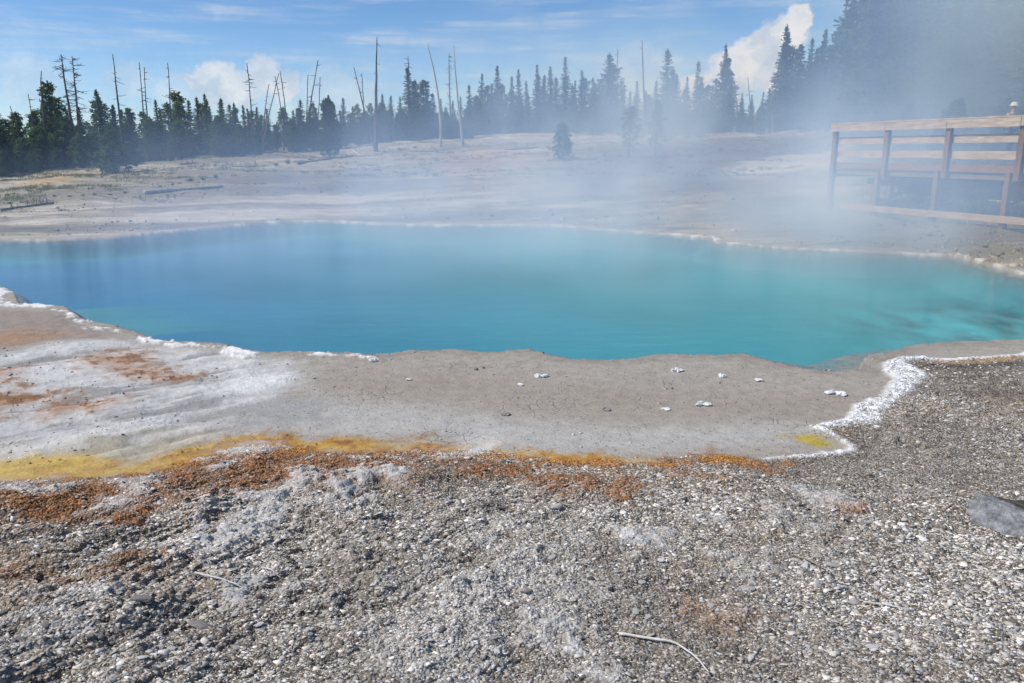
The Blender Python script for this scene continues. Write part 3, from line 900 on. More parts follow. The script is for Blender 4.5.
b = N(nt, 'ShaderNodeBsdfPrincipled'); b.inputs['Roughness'].default_value = 0.85; b.inputs['Specular IOR Level'].default_value = 0.2
tc = N(nt, 'ShaderNodeTexCoord').outputs['Object']
f = maprange(nt, noise_(nt, tc, 22, 6, 0.7), 0.35, 0.65, 0, 1)
cbase = mixc(nt, f, (0.12, 0.12, 0.122), (0.36, 0.36, 0.365))
sepx = N(nt, 'ShaderNodeSeparateXYZ'); nt.links.new(tc, sepx.inputs[0])
edge = math_(nt, 'ADD', math_(nt, 'ADD', sepx.outputs['X'], math_(nt, 'MULTIPLY', sepx.outputs['Y'], 0.8)), math_(nt, 'MULTIPLY', noise_(nt, tc, 9, 5, 0.6), 0.25))
fb = maprange(nt, edge, 0.09, 0.15, 0, 1)
nt.links.new(mixc(nt, fb, cbase, mixc(nt, f, (0.035, 0.03, 0.026), (0.12, 0.105, 0.09))), b.inputs['Base Color'])
bp = N(nt, 'ShaderNodeBump'); bp.inputs['Strength'].default_value = 0.8; bp.inputs['Distance'].default_value = 0.015
nt.links.new(noise_(nt, tc, 40, 5, 0.65), bp.inputs['Height']); nt.links.new(bp.outputs[0], b.inputs['Normal'])
nt.links.new(b.outputs[0], out.inputs['Surface'])
me.materials.append(mr)
rock = link('rock', me, None, (x + 0.01, y, z + s * 0.12))
rock.rotation_euler = (0.05, 0.1, R(-12))
tag(rock, 'large bluish grey rock with dark brown back lying on the gravel', 'rock')

# white lumps on the tan shelf
lumps = [(541, 376, 12, 5, 'double white sinter lump on the shelf, nearest the middle of the pool edge'),
         (520, 384, 6, 3, 'tiny white stone just left of the double white lump'),
         (409, 380, 5, 3, 'tiny pale stone alone on the shelf below the end of the white edge crust'),
         (677, 371, 10, 4, 'white sinter lump close to the water edge of the shelf'),
         (703, 405, 14, 5, 'flat cross shaped white sinter lump in the middle of the shelf'),
         (665, 409, 7, 3, 'low pale stone left of the flat cross shaped lump'),
         (722, 376, 7, 4, 'small white stone on the shelf right of the lump by the water'),
         (758, 380, 7, 4, 'small white stone farthest along the row near the submerged ledge'),
         (836, 394, 17, 5, 'largest white sinter slab on the shelf beside the white crust'),
         (374, 361, 9, 5, 'white knob at the end of the crust along the pool edge'),
         (606, 410, 6, 3, 'low grey pebble alone in the brown part of the shelf'),
         (505, 414, 6, 3, 'low grey pebble near the pale run on the shelf')]
for i, (px, py, w, h, lab) in enumerate(lumps):
    x, y, z = place_px(px, py + 1)
    k = px_m(px, py)
    mb = bmesh.new()
    nl = 4 if w > 8 else 2
    rs = np.random.default_rng(50 + i)
    for j in range(nl):
        ox = (j - (nl - 1) / 2) * w * k / nl * 0.8 + rs.uniform(-.1, .1) * w * k
        tmp = stone_mesh('t', M_whitestone, (w * k / nl * rs.uniform(.6, 1.3), w * k / nl * rs.uniform(.6, 1.5), h * k * rs.uniform(.3, .7)), 60 + i * 7 + j, 3, 0.25)
        tmp.transform(Matrix.Translation((ox, rs.uniform(-.5, .5) * w * k * .4, h * k * .28)))
        mb.from_mesh(tmp)
        bpy.data.meshes.remove(tmp)
    me = bpy.data.meshes.new('white_stone'); mb.to_mesh(me); mb.free()
    me.materials.append(M_whitestone if 'grey' not in lab else M_greystone)
    tag(link('white_stone', me, None, (x, y, z)), lab, 'stone')

# larger plates lying in the gravel
protos = [stone_mesh('sinter_plate', mt, (1, q, t), sd, 2, 0.12) for mt, q, t, sd in
          ((M_tanstone, .7, .25, 1), (M_greystone, .6, .3, 2), (M_tanstone, .55, .35, 3), (M_greystone, .8, .3, 4), (M_whitestone, .7, .22, 6), (M_tanstone, .8, .2, 8))]
spec = [(118, 487, 14, 3, 'single grey plate in the rust stained strip below the yellow band'),
        (145, 621, 20, 3, 'dark edged slab left of the long cracked slab in the lower gravel'),
        (200, 630, 26, 1, 'long cracked grey slab in the lower left gravel'),
        (172, 660, 16, 0, 'pale slab below the long cracked grey slab'),
        (213, 653, 9, 4, 'small bright white chip right of the pale slab'),
        (70, 656, 11, 3, 'dark upright chip at the lower left'),
        (4, 622, 12, 1, 'dark stone at the left border of the gravel'),
        (96, 627, 9, 1, 'brown dark stone left of the dark edged slab'),
        (145, 678, 13, 4, 'white plate at the bottom edge of the gravel on the left'),
        (258, 625, 12, 4, 'white flat plate below the leaning twig'),
        (870, 661, 15, 4, 'white pointed plate at the lower right of the gravel'),
        (838, 597, 12, 4, 'white rounded plate above the thin straight twig'),
        (852, 611, 12, 2, 'cream coloured plate left of the thin straight twig'),
        (745, 598, 18, 0, 'broad grey sinter plate in the middle right of the gravel'),
        (830, 575, 12, 0, 'pale oblong plate below the three grey streaks'),
        (886, 477, 11, 0, 'pale plate standing in the finer gravel behind'),
        (556, 520, 16, 2, 'flat beige plate in the middle of the gravel'),
        (612, 574, 9, 2, 'beige plate below the white crust patch'),
        (843, 662, 8, 4, 'white chip just left of the white pointed plate'),
        (1010, 640, 12, 0, 'pale plate at the right border below the grey rock')]
for i, (px, py, w, pi, lab) in enumerate(spec):
    x, y, z = place_px(px, py)
    k = px_m(px, py, w / 2)
    o = link('flat_stone', protos[pi], None, (x, y, z + k * 0.12))
    o.scale = (k * 1.1, k, k)
    o.rotation_euler = (random.uniform(-.25, .25), random.uniform(-.25, .25), random.uniform(-.6, .6))
    tag(o, lab, 'stone')
ng = 0
while ng < 120:
    px, py = random.uniform(0, 1024), random.uniform(500, 683) ** 1.0
    if random.random() > (py - 470) / 200: continue
    x, y, z = place_px(px, py)
    k = px_m(px, py, random.uniform(3.0, 6.0))
    o = link('flat_stone', protos[random.choice((0, 0, 1, 1, 2, 3, 4, 5))], None, (x, y, z + k * 0.15))
    o.scale = (k, k, k * random.uniform(.8, 1.4))
    o.rotation_euler = (random.uniform(-.4, .4), random.uniform(-.4, .4), random.uniform(0, 6.28))
    tag(o, 'larger sinter plate lying among the small flakes of the gravel', 'stone', 'larger plates scattered in the gravel')
    ng += 1


def twig(pts, r, mat, lab, side=None):
    W = [np.array(place_px(*p)) + np.array([0, 0, r * 1.0 + 0.004]) for p in pts]
    fine = []
    for i in range(len(W) - 1):
        for t in np.linspace(0, 1, 5, endpoint=False): fine.append(W[i] * (1 - t) + W[i + 1] * t)
    fine.append(W[-1])
    q = [f.copy() for f in fine]
    for _ in range(2):
        for i in range(1, len(q) - 1): q[i] = (q[i - 1] + 2 * q[i] + q[i + 1]) / 4
    for i in range(len(q)): q[i][2] += 0.006 + random.uniform(-.002, .002)
    mb = MB()
    mb.tube(q, [r * (1 - 0.55 * i / (len(q) - 1)) for i in range(len(q))], 7)
    if side:
        i = int(len(q) * side[0])
        a = q[i]
        mb.tube([a, a + np.array([side[1], side[2], 0.012])], [r * .5, r * .25], 5)
    o = mb.obj('twig', mat, None, True)
    tag(o, lab, 'twig')


twig([(619, 646), (650, 652), (675, 660), (695, 672), (708, 686)], 0.0062, M_twig, 'white curved twig lying at the bottom edge of the gravel')
twig([(196, 581), (212, 587), (232, 593), (250, 596)], 0.005, M_twig, 'bleached straight twig leaning by the white crust on the left', (0.5, 0.02, 0.03))
twig([(862, 613), (885, 617), (914, 622)], 0.0045, M_twig, 'thin straight pale twig on the right of the gravel')
twig([(287, 635), (302, 637), (318, 638)], 0.004, M_twig_brown, 'short brown twig in the lower left gravel')
twig([(553, 508), (566, 519), (588, 517)], 0.006, M_twig_brown, 'bent beige stick in the middle of the gravel')
twig([(262, 577), (272, 582), (282, 585)], 0.0035, M_twig, 'short pale splinter right of the leaning twig')
twig([(796, 570), (808, 574), (820, 581)], 0.005, M_twig_brown, 'short brown stick below the grey streaks')

# ------------------------------------------------------------------ trees
def unit(v):
    return v / (np.linalg.norm(v) + 1e-9)


def conifer_proto(seed, style):
    """crown and trunk of a conifer one metre tall"""
    rs = np.random.default_rng(seed)
    tr, cr = MB(), MB()
    bend = rs.uniform(-.012, .012, 2)
    zs = np.linspace(-0.03, 0.97, 9)
    ax = [np.array([bend[0] * math.sin(3 * q), bend[1] * math.sin(2.5 * q), q]) for q in zs]
    tr.tube(ax, [0.019 * (1 - q) + 0.003 for q in np.linspace(0, 1, 9)], 7)

    def axis(h):
        return np.array([bend[0] * math.sin(3 * h), bend[1] * math.sin(2.5 * h), h])

    def spray(p, d, L, w):
        d = unit(d)
        s = unit(np.cross(d, rs.normal(0, 1, 3)))
        cr.quad(p, d * L, s * w)

    if style == 'fir':
        rmax = rs.uniform(0.15, 0.22)
        h = 0.03
        lop = rs.uniform(0, 6.28)
        while h < 0.985:
            prof = rmax * (1 - h) ** 0.92 * (0.65 + 0.35 * min(1, h / 0.12)) + 0.004
            nb = max(4, int(rs.integers(7, 11) * (1 - 0.4 * h)))
            a0 = rs.uniform(0, 6.28)
            for k in range(nb):
                if rs.random() < 0.16: continue
                a = a0 + 6.283 * k / nb + rs.uniform(-.35, .35)
                L = prof * rs.uniform(0.45, 1.32) * (1 + 0.18 * math.cos(a - lop))
                d0 = np.array([math.cos(a), math.sin(a), rs.uniform(-.40, -.05) + 0.55 * h])
                p0 = axis(h)
                ns = max(2, int(L / 0.017))
                if L > .05: tr.tube([p0, p0 + d0 * L * .8], [0.0035, .001], 3, False)
                for j in range(ns):
                    t = (j + 0.7 + rs.uniform(-.3, .3)) / ns
                    p = p0 + d0 * L * t + np.array([0, 0, 0.10 * L * t * t + rs.uniform(-.004, .004)])
                    for _ in range(2):
                        sd = d0 + np.array([rs.normal(0, .6), rs.normal(0, .6), rs.normal(0, .22)])
                        spray(p + rs.normal(0, .004, 3), sd, rs.uniform(.009, .017), rs.uniform(.003, .0065))
            h += rs.uniform(0.018, 0.030) * (1 - 0.35 * h)
        for _ in range(6): spray(np.array([0, 0, rs.uniform(.96, 1.0)]), np.array([rs.normal(0, .3), rs.normal(0, .3), 1]), .014, .004)
    elif style == 'pine':
        rmax = rs.uniform(0.15, 0.21)
        start = rs.uniform(0.10, 0.28)
        nb = 66
        for k in range(nb):
            h = start + (1 - start) * (k / nb) ** 0.92
            q = (h - start) / (1 - start)
            prof = rmax * (1 - q) ** 0.6 * (0.65 + 0.35 * min(1, q / 0.25)) + .015
            a = k * 2.39996 + rs.uniform(-.5, .5)
            L = prof * rs.uniform(0.45, 1.25)
            d0 = np.array([math.cos(a), math.sin(a), rs.uniform(0.05, 0.6)])
            p0 = axis(h)
            tip = p0 + d0 * L
            tr.tube([p0, (p0 + tip) / 2 + np.array([0, 0, -.008]), tip], [0.005, .003, .0012], 4, False)
            for c_ in range(3 if L > .06 else 2):
                cc = p0 + d0 * L * rs.uniform(0.5, 1.02) + rs.normal(0, .012, 3)
                rad = rs.uniform(.020, .036)
                for _ in range(12):
                    dd = unit(rs.normal(0, 1, 3) + np.array([0, 0, .3]))
                    spray(cc + dd * rad * rs.uniform(.35, 1), dd + rs.normal(0, .4, 3), rs.uniform(.010, .019), rs.uniform(.0035, .007))
    else:      # young bushy tree, branched to the ground
        rmax = rs.uniform(0.30, 0.40)
        nb = 110
        for k in range(nb):
            h = 0.02 + 0.95 * (k / nb)
            prof = rmax * (1 - h) ** 0.75 * (0.7 + .3 * min(1, h / .2)) + .02
            a = k * 2.39996 + rs.uniform(-.5, .5)
            L = prof * rs.uniform(0.55, 1.2)
            d0 = np.array([math.cos(a), math.sin(a), rs.uniform(0.1, 0.7)])
            p0 = axis(h)
            tr.tube([p0, p0 + d0 * L], [0.006, .0015], 4, False)
            for c_ in range(3):
                cc = p0 + d0 * L * rs.uniform(0.4, 1.02) + rs.normal(0, .015, 3)
                rad = rs.uniform(.03, .055)
                for _ in range(14):
                    dd = unit(rs.normal(0, 1, 3) + np.array([0, 0, .5]))
                    spray(cc + dd * rad * rs.uniform(.35, 1), dd + rs.normal(0, .4, 3), rs.uniform(.015, .028), rs.uniform(.006, .011))
    mat = {'fir': M_fir, 'pine': M_pine, 'young': M_young}[style]
    return tr.mesh('trunk', M_bark), cr.mesh('crown', mat)


PROTO = {'fir': [conifer_proto(100 + i, 'fir') for i in range(5)], 'pine': [conifer_proto(200 + i, 'pine') for i in range(5)], 'young': [conifer_proto(300 + i, 'young') for i in range(4)]}


def tree(x, y, z, h, style, lab, group=None, wide=1.0, name='conifer_tree', idx=None, cat='tree'):
    tm, cm = random.choice(PROTO[style]) if idx is None else PROTO[style][idx]
    o = bpy.data.objects.new(name, None)
    o.empty_display_size = 0.5
    COL.objects.link(o)
    o.location = (x, y, z - 0.05)
    o.scale = (h * wide, h * wide, h)
    o.rotation_euler = (random.uniform(-.035, .035), random.uniform(-.035, .035), random.uniform(0, 6.28))
    tag(o, lab, cat, group)
    for nm, me in (('trunk', tm), ('crown', cm)): link(nm, me, o)
    return o


GEN = 'dark green conifer standing in the forest edge beyond the pool'
GRP = 'conifers of the forest edge'
# (top px, top py, style, distance behind the wood's edge, width, own label)
HERO = [(4, 108, 'fir', 3, 1.1, None), (22, 112, 'pine', 2, 1.0, None), (38, 112, 'pine', 4, 1.0, None), (56, 82, 'pine', 3, 1.0, 'open crowned pine just right of the broken grey snag at the left'),
        (72, 110, 'fir', 5, 1.1, None), (85, 106, 'fir', 2, 1.2, None), (97, 112, 'fir', 5, 1.1, None), (105, 89, 'fir', 3, 1.25, 'dense dark conifer with rounded top between two leaning snags on the left'),
        (120, 104, 'fir', 2, 1.2, None), (133, 108, 'pine', 5, 1.1, None), (147, 112, 'pine', 2, 1.1, None), (161, 99, 'fir', 4, 1.1, None), (172, 104, 'pine', 6, 1.1, None),
        (182, 92, 'pine', 2, 1.25, 'broad dark conifer standing tallest in the left middle of the forest edge'), (200, 96, 'fir', 4, 1.1, None), (210, 93, 'fir', 3, 1.1, None), (225, 97, 'fir', 3, 1.1, None),
        (236, 102, 'fir', 5, 1.1, None), (246, 104, 'fir', 3, 1.1, None), (258, 106, 'fir', 5, 1.1, None), (268, 108, 'fir', 3, 1.1, None), (284, 108, 'pine', 3, 1.1, None), (303, 99, 'fir', 4, 1.1, None),
        (316, 104, 'pine', 4, 1.1, None), (331, 94, 'fir', 5, 1.0, None), (345, 97, 'fir', 4, 1.0, None), (359, 105, 'pine', 4, 1.1, None), (371, 104, 'pine', 6, 1.0, None), (383, 93, 'fir', 4, 1.0, None),
        (392, 95, 'fir', 3, 1.1, None), (402, 96, 'fir', 6, 1.0, None), (410, 67, 'fir', 2, 1.25, 'tall dense conifer with dead broken tip left of the tall leaning snag'),
        (426, 80, 'pine', 3, 1.1, 'loose crowned pine beside the tall dense conifer with dead tip'), (443, 98, 'fir', 6, 1.0, None), (453, 100, 'fir', 5, 1.0, None), (462, 96, 'fir', 6, 1.0, None),
        (471, 84, 'fir', 6, 0.9, None), (482, 73, 'fir', 7, 0.9, None), (491, 82, 'fir', 6, 0.9, None), (500, 65, 'fir', 7, 0.9, None), (510, 76, 'fir', 6, 0.9, None), (518, 69, 'fir', 7, 0.9, None),
        (527, 80, 'fir', 6, 0.9, None), (536, 64, 'fir', 7, 0.85, None), (544, 74, 'fir', 6, 0.9, None), (551, 65, 'fir', 7, 0.9, None), (563, 56, 'fir', 7, 1.0, 'tallest spire of the dark conifer group in the middle of the forest edge'),
        (573, 80, 'fir', 6, 0.9, None), (581, 69, 'fir', 8, 0.85, None), (593, 76, 'fir', 6, 0.9, None), (607, 52, 'fir', 3, 1.35, 'broad tall conifer with full crown rising from the mist right of the centre'),
        (622, 84, 'fir', 6, 0.9, None), (636, 80, 'fir', 7, 0.9, None), (652, 80, 'fir', 6, 1.0, None), (667, 48, 'fir', 3, 1.15, 'tall pointed conifer in the mist right of the bare grey pole'),
        (684, 76, 'fir', 8, 0.8, None), (696, 60, 'fir', 5, 0.9, None), (709, 84, 'fir', 8, 0.9, None), (723, 43, 'fir', 5, 0.75, 'slim tall spire conifer at the left foot of the white cumulus cloud'),
        (738, 92, 'fir', 12, 0.9, None), (748, 94, 'fir', 12, 0.9, None), (759, 91, 'fir', 12, 0.9, None),
        (778, 24, 'fir', 2, 0.80, 'slender tall spire conifer standing in front of the white cumulus cloud'), (804, 37, 'fir', 2, 0.70, 'thin spire conifer just right of the cumulus cloud, the lower of a pair'),
        (818, 28, 'fir', 3, 0.85, 'thin spire conifer right of the cumulus cloud, the taller of a pair'), (843, -4, 'fir', 2, 0.95, 'very tall conifer half lost in steam above the boardwalk end'),
        (870, 6, 'fir', 4, 1.0, None), (893, -14, 'fir', 3, 1.1, None), (915, -6, 'fir', 5, 1.1, None), (938, -22, 'fir', 3, 1.15, None), (960, -10, 'fir', 4, 1.2, None), (983, -24, 'fir', 3, 1.2, None),
        (1005, -16, 'fir', 3, 1.2, None), (1026, -30, 'fir', 2, 1.2, None), (1050, -20, 'fir', 3, 1.2, None)]


def edge_point(px, back):
    a = az_of(px)
    D = float(np.interp(a, ED_AZ, ED_D)) + back
    x, y = D * math.sin(a), D * math.cos(a)
    return x, y, float(base_z(np.array([x]), np.array([y]))[0])


for px, py, style, back, wide, lab in HERO:
    x, y, z = edge_point(px, back)
    h = at_Y(px, py, y)[2] - z
    tree(x, y, z, h, style, lab or GEN, None if lab else GRP, wide * 1.05)

TOPS_X = [t[0] for t in HERO]
TOPS_Y = [t[1] for t in HERO]


def fill(n, px0, px1, b0, b1, drop0, drop1, styles):
    for i in range(n):
        px = px0 + (px1 - px0) * (i + random.random()) / n
        x, y, z = edge_point(px, random.uniform(b0, b1))
        top = np.interp(px, TOPS_X, np.convolve(TOPS_Y, np.ones(3) / 3, 'same') if False else TOPS_Y) + random.uniform(drop0, drop1)
        h = max(1.6, at_Y(px, top, y)[2] - z)
        tree(x, y, z, h, random.choice(styles), GEN, GRP, random.uniform(1.05, 1.4))


fill(72, -90, 470, 5, 15, 2, 14, ('fir', 'fir', 'pine'))
fill(56, 470, 860, 8, 18, 4, 24, ('fir', 'fir', 'pine'))
fill(34, 850, 1140, 1, 14, -45, 10, ('fir', 'fir', 'pine'))
fill(44, -90, 480, -1.0, 4, 14, 38, ('pine', 'young', 'young', 'fir'))
fill(12, 560, 720, -4, 3, 40, 60, ('pine', 'fir', 'young'))
fill(10, 720, 850, 2, 8, 40, 70, ('fir',))
fill(14, 850, 1120, 0, 5, 50, 100, ('fir', 'fir', 'pine'))
for i in range(46):
    x, y, z = edge_point(random.uniform(846, 1090), random.uniform(-3.5, 3))
    tree(x, y, z, random.uniform(0.8, 2.3), 'young', 'small bushy conifer in the dark undergrowth behind the boardwalk', 'young conifers behind the boardwalk', random.uniform(1.0, 1.4), 'young_conifer')
YG, YL = 'young conifers along the forest edge', 'small bushy young conifer at the foot of the forest edge'
for i in range(84):
    px = random.uniform(-60, 60) if i < 14 else random.uniform(-60, 480) if i < 50 else random.uniform(380, 760)
    x, y, z = edge_point(px, random.uniform(-3.0, 2.0))
    tree(x, y, z, random.uniform(1.0, 3.0), 'young', YL, YG, random.uniform(.9, 1.25), 'young_conifer')
single = [(116, 174, 130, 1.50, 'bushy young conifer standing forward of the wood on the left slope'),
          (330, 158, 98, 0.75, 'tall bushy young conifer with a dark log at its foot on the slope'),
          (563, 160, 122, 0.95, 'lone young conifer on the pale slope in front of the centre wood'),
          (628, 158, 106, 1.5, 'bushy conifer veiled by mist on the brown slope right of centre'),
          (655, 155, 100, 1.3, 'taller veiled conifer behind the bushy misty one on the brown slope')]
for px, by, ty, w, lab in single:
    p = hit(px, by)
    z = float(base_z(p[:1], p[1:2])[0])
    h = at_Y(px, ty, p[1])[2] - z
    tree(p[0], p[1], z, h, 'pine' if 'veiled' in lab else 'young', lab, None, w, 'young_conifer')

# dead standing trees
SNAG = [((48, 165), (41, 71), 4, 10, 0, 'grey snag with a few side stubs, left of the open crowned pine'),
        ((80, 160), (61, 54), 4, 34, 0, 'dead tree with many bare branches leaning left, taller of the crossing pair'),
        ((79, 158), (72, 56), 3.4, 30, 0, 'upright dead tree with many bare branches beside the left leaning one'),
        ((125, 160), (113, 54), 3.2, 12, 0, 'slim dead tree leaning left, right of the dense rounded conifer'),
        ((142, 150), (139, 62), 2.2, 8, 0, 'thin straight dead pole, left one of two close together'),
        ((149, 150), (144, 67), 2.2, 10, 0, 'thin dead pole with side twigs, right one of two close together'),
        ((170, 152), (168, 63), 2.2, 14, 0, 'thin upright dead tree alone in the gap left of the small cumulus'),
        ((253, 145), (247, 63), 2.2, 12, 0, 'thin dead tree in front of the small left cumulus cloud'),
        ((32, 160), (28, 94), 2.2, 6, 0, 'short thin dead pole at the far left'),
        ((26, 150), (10, 106), 2.2, 3, 0, 'short dead pole leaning steeply left at the far left border'),
        ((261, 144), (279, 73), 2.0, 4, 1, 'dead pole leaning right in the crossing cluster, the lower of the left pair'),
        ((262, 143), (269, 84), 2.0, 3, 1, 'shorter dead pole leaning right at the left of the crossing cluster'),
        ((292, 142), (280, 71), 2.0, 4, 0, 'dead pole leaning left in the crossing cluster, the taller one'),
        ((289, 140), (275, 76), 1.8, 3, 0, 'thinner dead pole leaning left in the crossing cluster'),
        ((303, 146), (318, 60), 2.4, 5, 0, 'long dead pole leaning right, right side of the crossing cluster'),
        ((306, 140), (308, 75), 1.8, 8, 0, 'thin upright dead tree beside the long right leaning pole'),
        ((314, 140), (320, 77), 1.8, 3, 0, 'thin short pole right of the long right leaning pole'),
        ((376, 150), (354, 67), 2.6, 8, 0, 'bare pole leaning left to the foot of the tallest straight snag'),
        ((366, 140), (362, 73), 1.8, 8, 0, 'thin upright dead tree between the leaning pole and the tallest snag'),
        ((376, 152), (377, 37), 4.6, 5, 0, 'tallest straight bare grey snag, thick at the foot, on the slope edge'),
        ((441, 147), (427, 43), 3.2, 2, 2, 'tall curved bare pole leaning left with a pale foot'),
        ((452, 132), (449, 53), 2.4, 14, 1, 'dead tree with short side branches between two tall bare poles'),
        ((464, 146), (454, 45), 3.0, 2, 2, 'tall pale footed pole leaning left, right one of the pair of bare poles'),
        ((459, 140), (447, 92), 1.8, 2, 2, 'short pale leaning stick among the bare poles'),
        ((619, 130), (618, 49), 1.8, 8, 0, 'thin dead top showing behind the broad tall conifer in the mist'),
        ((644, 130), (642, 40), 3.2, 3, 0, 'bare grey pole standing alone in the mist right of the broad conifer'),
        ((738, 130), (734, 80), 1.8, 6, 0, 'thin dead pole in the misty gap below the cumulus cloud'),
        ((753, 130), (748, 77), 1.8, 2, 0, 'thin leaning dead stick in the misty gap below the cumulus cloud'),
        ((410, 120), (408, 56), 1.8, 10, 0, 'dead bare spike rising from the tall dense conifer'),
        ((758, 132), (757, 116), 1.4, 0, 2, 'short pale trunk in the mist, left one of three'),
        ((765, 132), (766, 114), 1.4, 0, 2, 'short pale trunk in the mist, middle one of three'),
        ((771, 132), (772, 115), 1.4, 0, 2, 'short pale trunk in the mist, right one of three'),
        ((99, 152), (98, 128), 1.6, 3, 2, 'short pale trunk among the conifers under the dense rounded one')]
for (bx, by), (tx, ty), w, nb, mi, lab in SNAG:
    a = az_of(bx)
    D = float(np.interp(a, ED_AZ, ED_D))
    p = hit(bx, by)
    if np.hypot(p[0], p[1]) > D + 3 or by < 146:
        x, y, z = edge_point(bx, 1.0)
    else:
        x, y, z = p[0], p[1], float(base_z(p[:1], p[1:2])[0])
    top = at_Y(tx, ty, y)
    k = y / F
    b0 = np.array([x, y, z - 0.2])
    rs = np.random.default_rng(abs(int(bx * 7 + ty)))
    crv = np.array([rs.uniform(-.15, .15), 0, 0])
    if 'curved' in lab: crv = np.array([0.35, 0, 0])
    pts = [b0 * (1 - t) + top * t + crv * 4 * t * (1 - t) + rs.normal(0, .012, 3) for t in np.linspace(0, 1, 10)]
    rad = [max(0.35 * k, w * k * 0.5 * (1 - 0.85 * t)) for t in np.linspace(0, 1, 10)]
    mb = MB()
    mb.tube(pts, rad, 7)
    Hh = np.linalg.norm(top - b0)
    for j in range(int(nb * 2.6)):
        t = rs.uniform(0.35, 0.98)
        i = int(t * 9); u = t * 9 - i
        p = pts[i] * (1 - u) + pts[min(9, i + 1)] * u
        aa = rs.uniform(0, 6.28)
        L = rs.uniform(0.10, 1.0) ** 1.4 * (1.15 - t * .6) * (0.9 if nb < 20 else 1.35)
        d = np.array([math.cos(aa), math.sin(aa), rs.uniform(-.55, .25)])
        e = p + d * L
        e2 = e + np.array([rs.uniform(-.1, .1), 0, rs.uniform(-.12, .2)]) * L
        mb.tube([p, p + d * L * .5, e2], [0.30 * k, 0.22 * k, 0.10 * k], 4, False)
        if nb >= 20:
            for _ in range(2):
                q = p + d * L * rs.uniform(.4, .9)
                mb.tube([q, q + np.array([rs.uniform(-.3, .3), rs.uniform(-.3, .3), rs.uniform(-.1, .25)]) * .8], [0.16 * k, 0.08 * k], 3, False)
    o = mb.obj('dead_tree', (M_snag_dark, M_snag, M_paletrunk)[mi], None, True, (0, 0, 0))
    me = o.data
    me.transform(Matrix.Translation((-x, -y, -z)))
    o.location = (x, y, z)
    tag(o, lab, 'dead tree')

# fallen logs
LOGS = [((145, 195), (223, 188), 4.5, M_paletrunk, 'long pale fallen log above the left end of the pool'),
        ((1, 211), (54, 204), 3.0, M_snag_dark, 'dark fallen log on the slope at the far left'),
        ((228, 167), (259, 166), 2.2, M_paletrunk, 'short pale log lying before the wood left of centre'),
        ((298, 165), (353, 157), 2.6, M_snag_dark, 'dark log at the foot of the tall bushy young conifer'),
        ((353, 151), (360, 155), 2.5, M_paletrunk, 'short white log end right of the bushy young conifer'),
        ((180, 165), (196, 163), 2.0, M_snag, 'grey log half hidden at the wood edge on the left'),
        ((505, 150), (540, 147), 2.0, M_snag, 'grey log on the pale slope before the centre wood')]
for a, b_, w, mt, lab in LOGS:
    pa, pb = hit(*a), hit(*b_)
    k = px_m(*a)
    mb = MB()
    pts = []
    for t in np.linspace(0, 1, 9):
        q = pa * (1 - t) + pb * t
        q[2] = float(base_z(q[:1], q[1:2])[0]) + k * w * .3
        pts.append(q)
    zz = np.array([q[2] for q in pts]); zl = np.polyfit(np.arange(9), zz, 1)
    for i, q in enumerate(pts): q[2] = np.polyval(zl, i) + random.uniform(-.01, .01)
    mb.tube(pts, [w * k * .5 * (1 - .45 * t) for t in np.linspace(0, 1, 9)], 9)
    for j in range(4):
        q = pts[random.randint(1, 7)]
        mb.tube([q, q + np.array([random.uniform(-.2, .2), random.uniform(-.2, .2), random.uniform(.15, .35)])], [k * .5, k * .25], 5)
    o = mb.obj('fallen_log', mt, None, True)
    tag(o, lab, 'log')

# sagebrush and tufts on the slope
def shrub_proto(seed):
    rs = np.random.default_rng(seed)
    mb = MB()
    for _ in range(26):
        a, t = rs.uniform(0, 6.28), rs.uniform(0.1, 1.1)
        d = np.array([math.cos(a) * math.sin(t), math.sin(a) * math.sin(t), math.cos(t) * .8])
        L = rs.uniform(.5, 1)
        for j in range(9):
            p = d * L * (0.25 + .75 * j / 9) + rs.normal(0, .05, 3)
            p[2] = max(p[2], 0.0)
            dd = unit(d + rs.normal(0, .6, 3)); s_ = unit(np.cross(dd, rs.normal(0, 1, 3)))
            mb.quad(p, dd * rs.uniform(.05, .11), s_ * rs.uniform(.02, .045))
    return mb.mesh('sagebrush', M_sage)


SH = [shrub_proto(400 + i) for i in range(4)]
spots = [(147, 172, 7), (190, 181, 6), (203, 180, 6), (216, 178, 6), (172, 185, 4), (160, 187, 4), (180, 184, 4), (248, 172, 4), (276, 166, 6), (288, 164, 7), (55, 197, 4), (70, 197, 4), (83, 196, 4),
         (94, 195, 4), (40, 190, 4), (65, 186, 3), (10, 204, 5), (22, 203, 4), (125, 193, 4), (110, 195, 4), (300, 163, 4), (235, 176, 3), (262, 172, 3), (310, 160, 4), (385, 152, 4), (400, 150, 5), (415, 148, 4),
         (548, 148, 4), (590, 150, 5), (605, 156, 5), (700, 176, 5), (735, 174, 5), (752, 172, 5), (770, 170, 4), (690, 158, 5), (720, 150, 5), (780, 160, 4), (670, 168, 5), (880, 226, 6), (930, 236, 6), (985, 248, 7)]
for px, py, w in spots:
    p = hit(px, py)
    z = float(base_z(p[:1], p[1:2])[0])
    k = px_m(px, py, w)
    o = link('sagebrush', random.choice(SH), None, (p[0], p[1], z - .02))
    o.scale = (k * random.uniform(.9, 1.3), k, k * random.uniform(.6, .9))
    o.rotation_euler = (0, 0, random.uniform(0, 6.28))
    tag(o, 'low grey green sagebrush tuft on the pale slope beyond the pool', 'shrub', 'sagebrush tufts on the slopes')
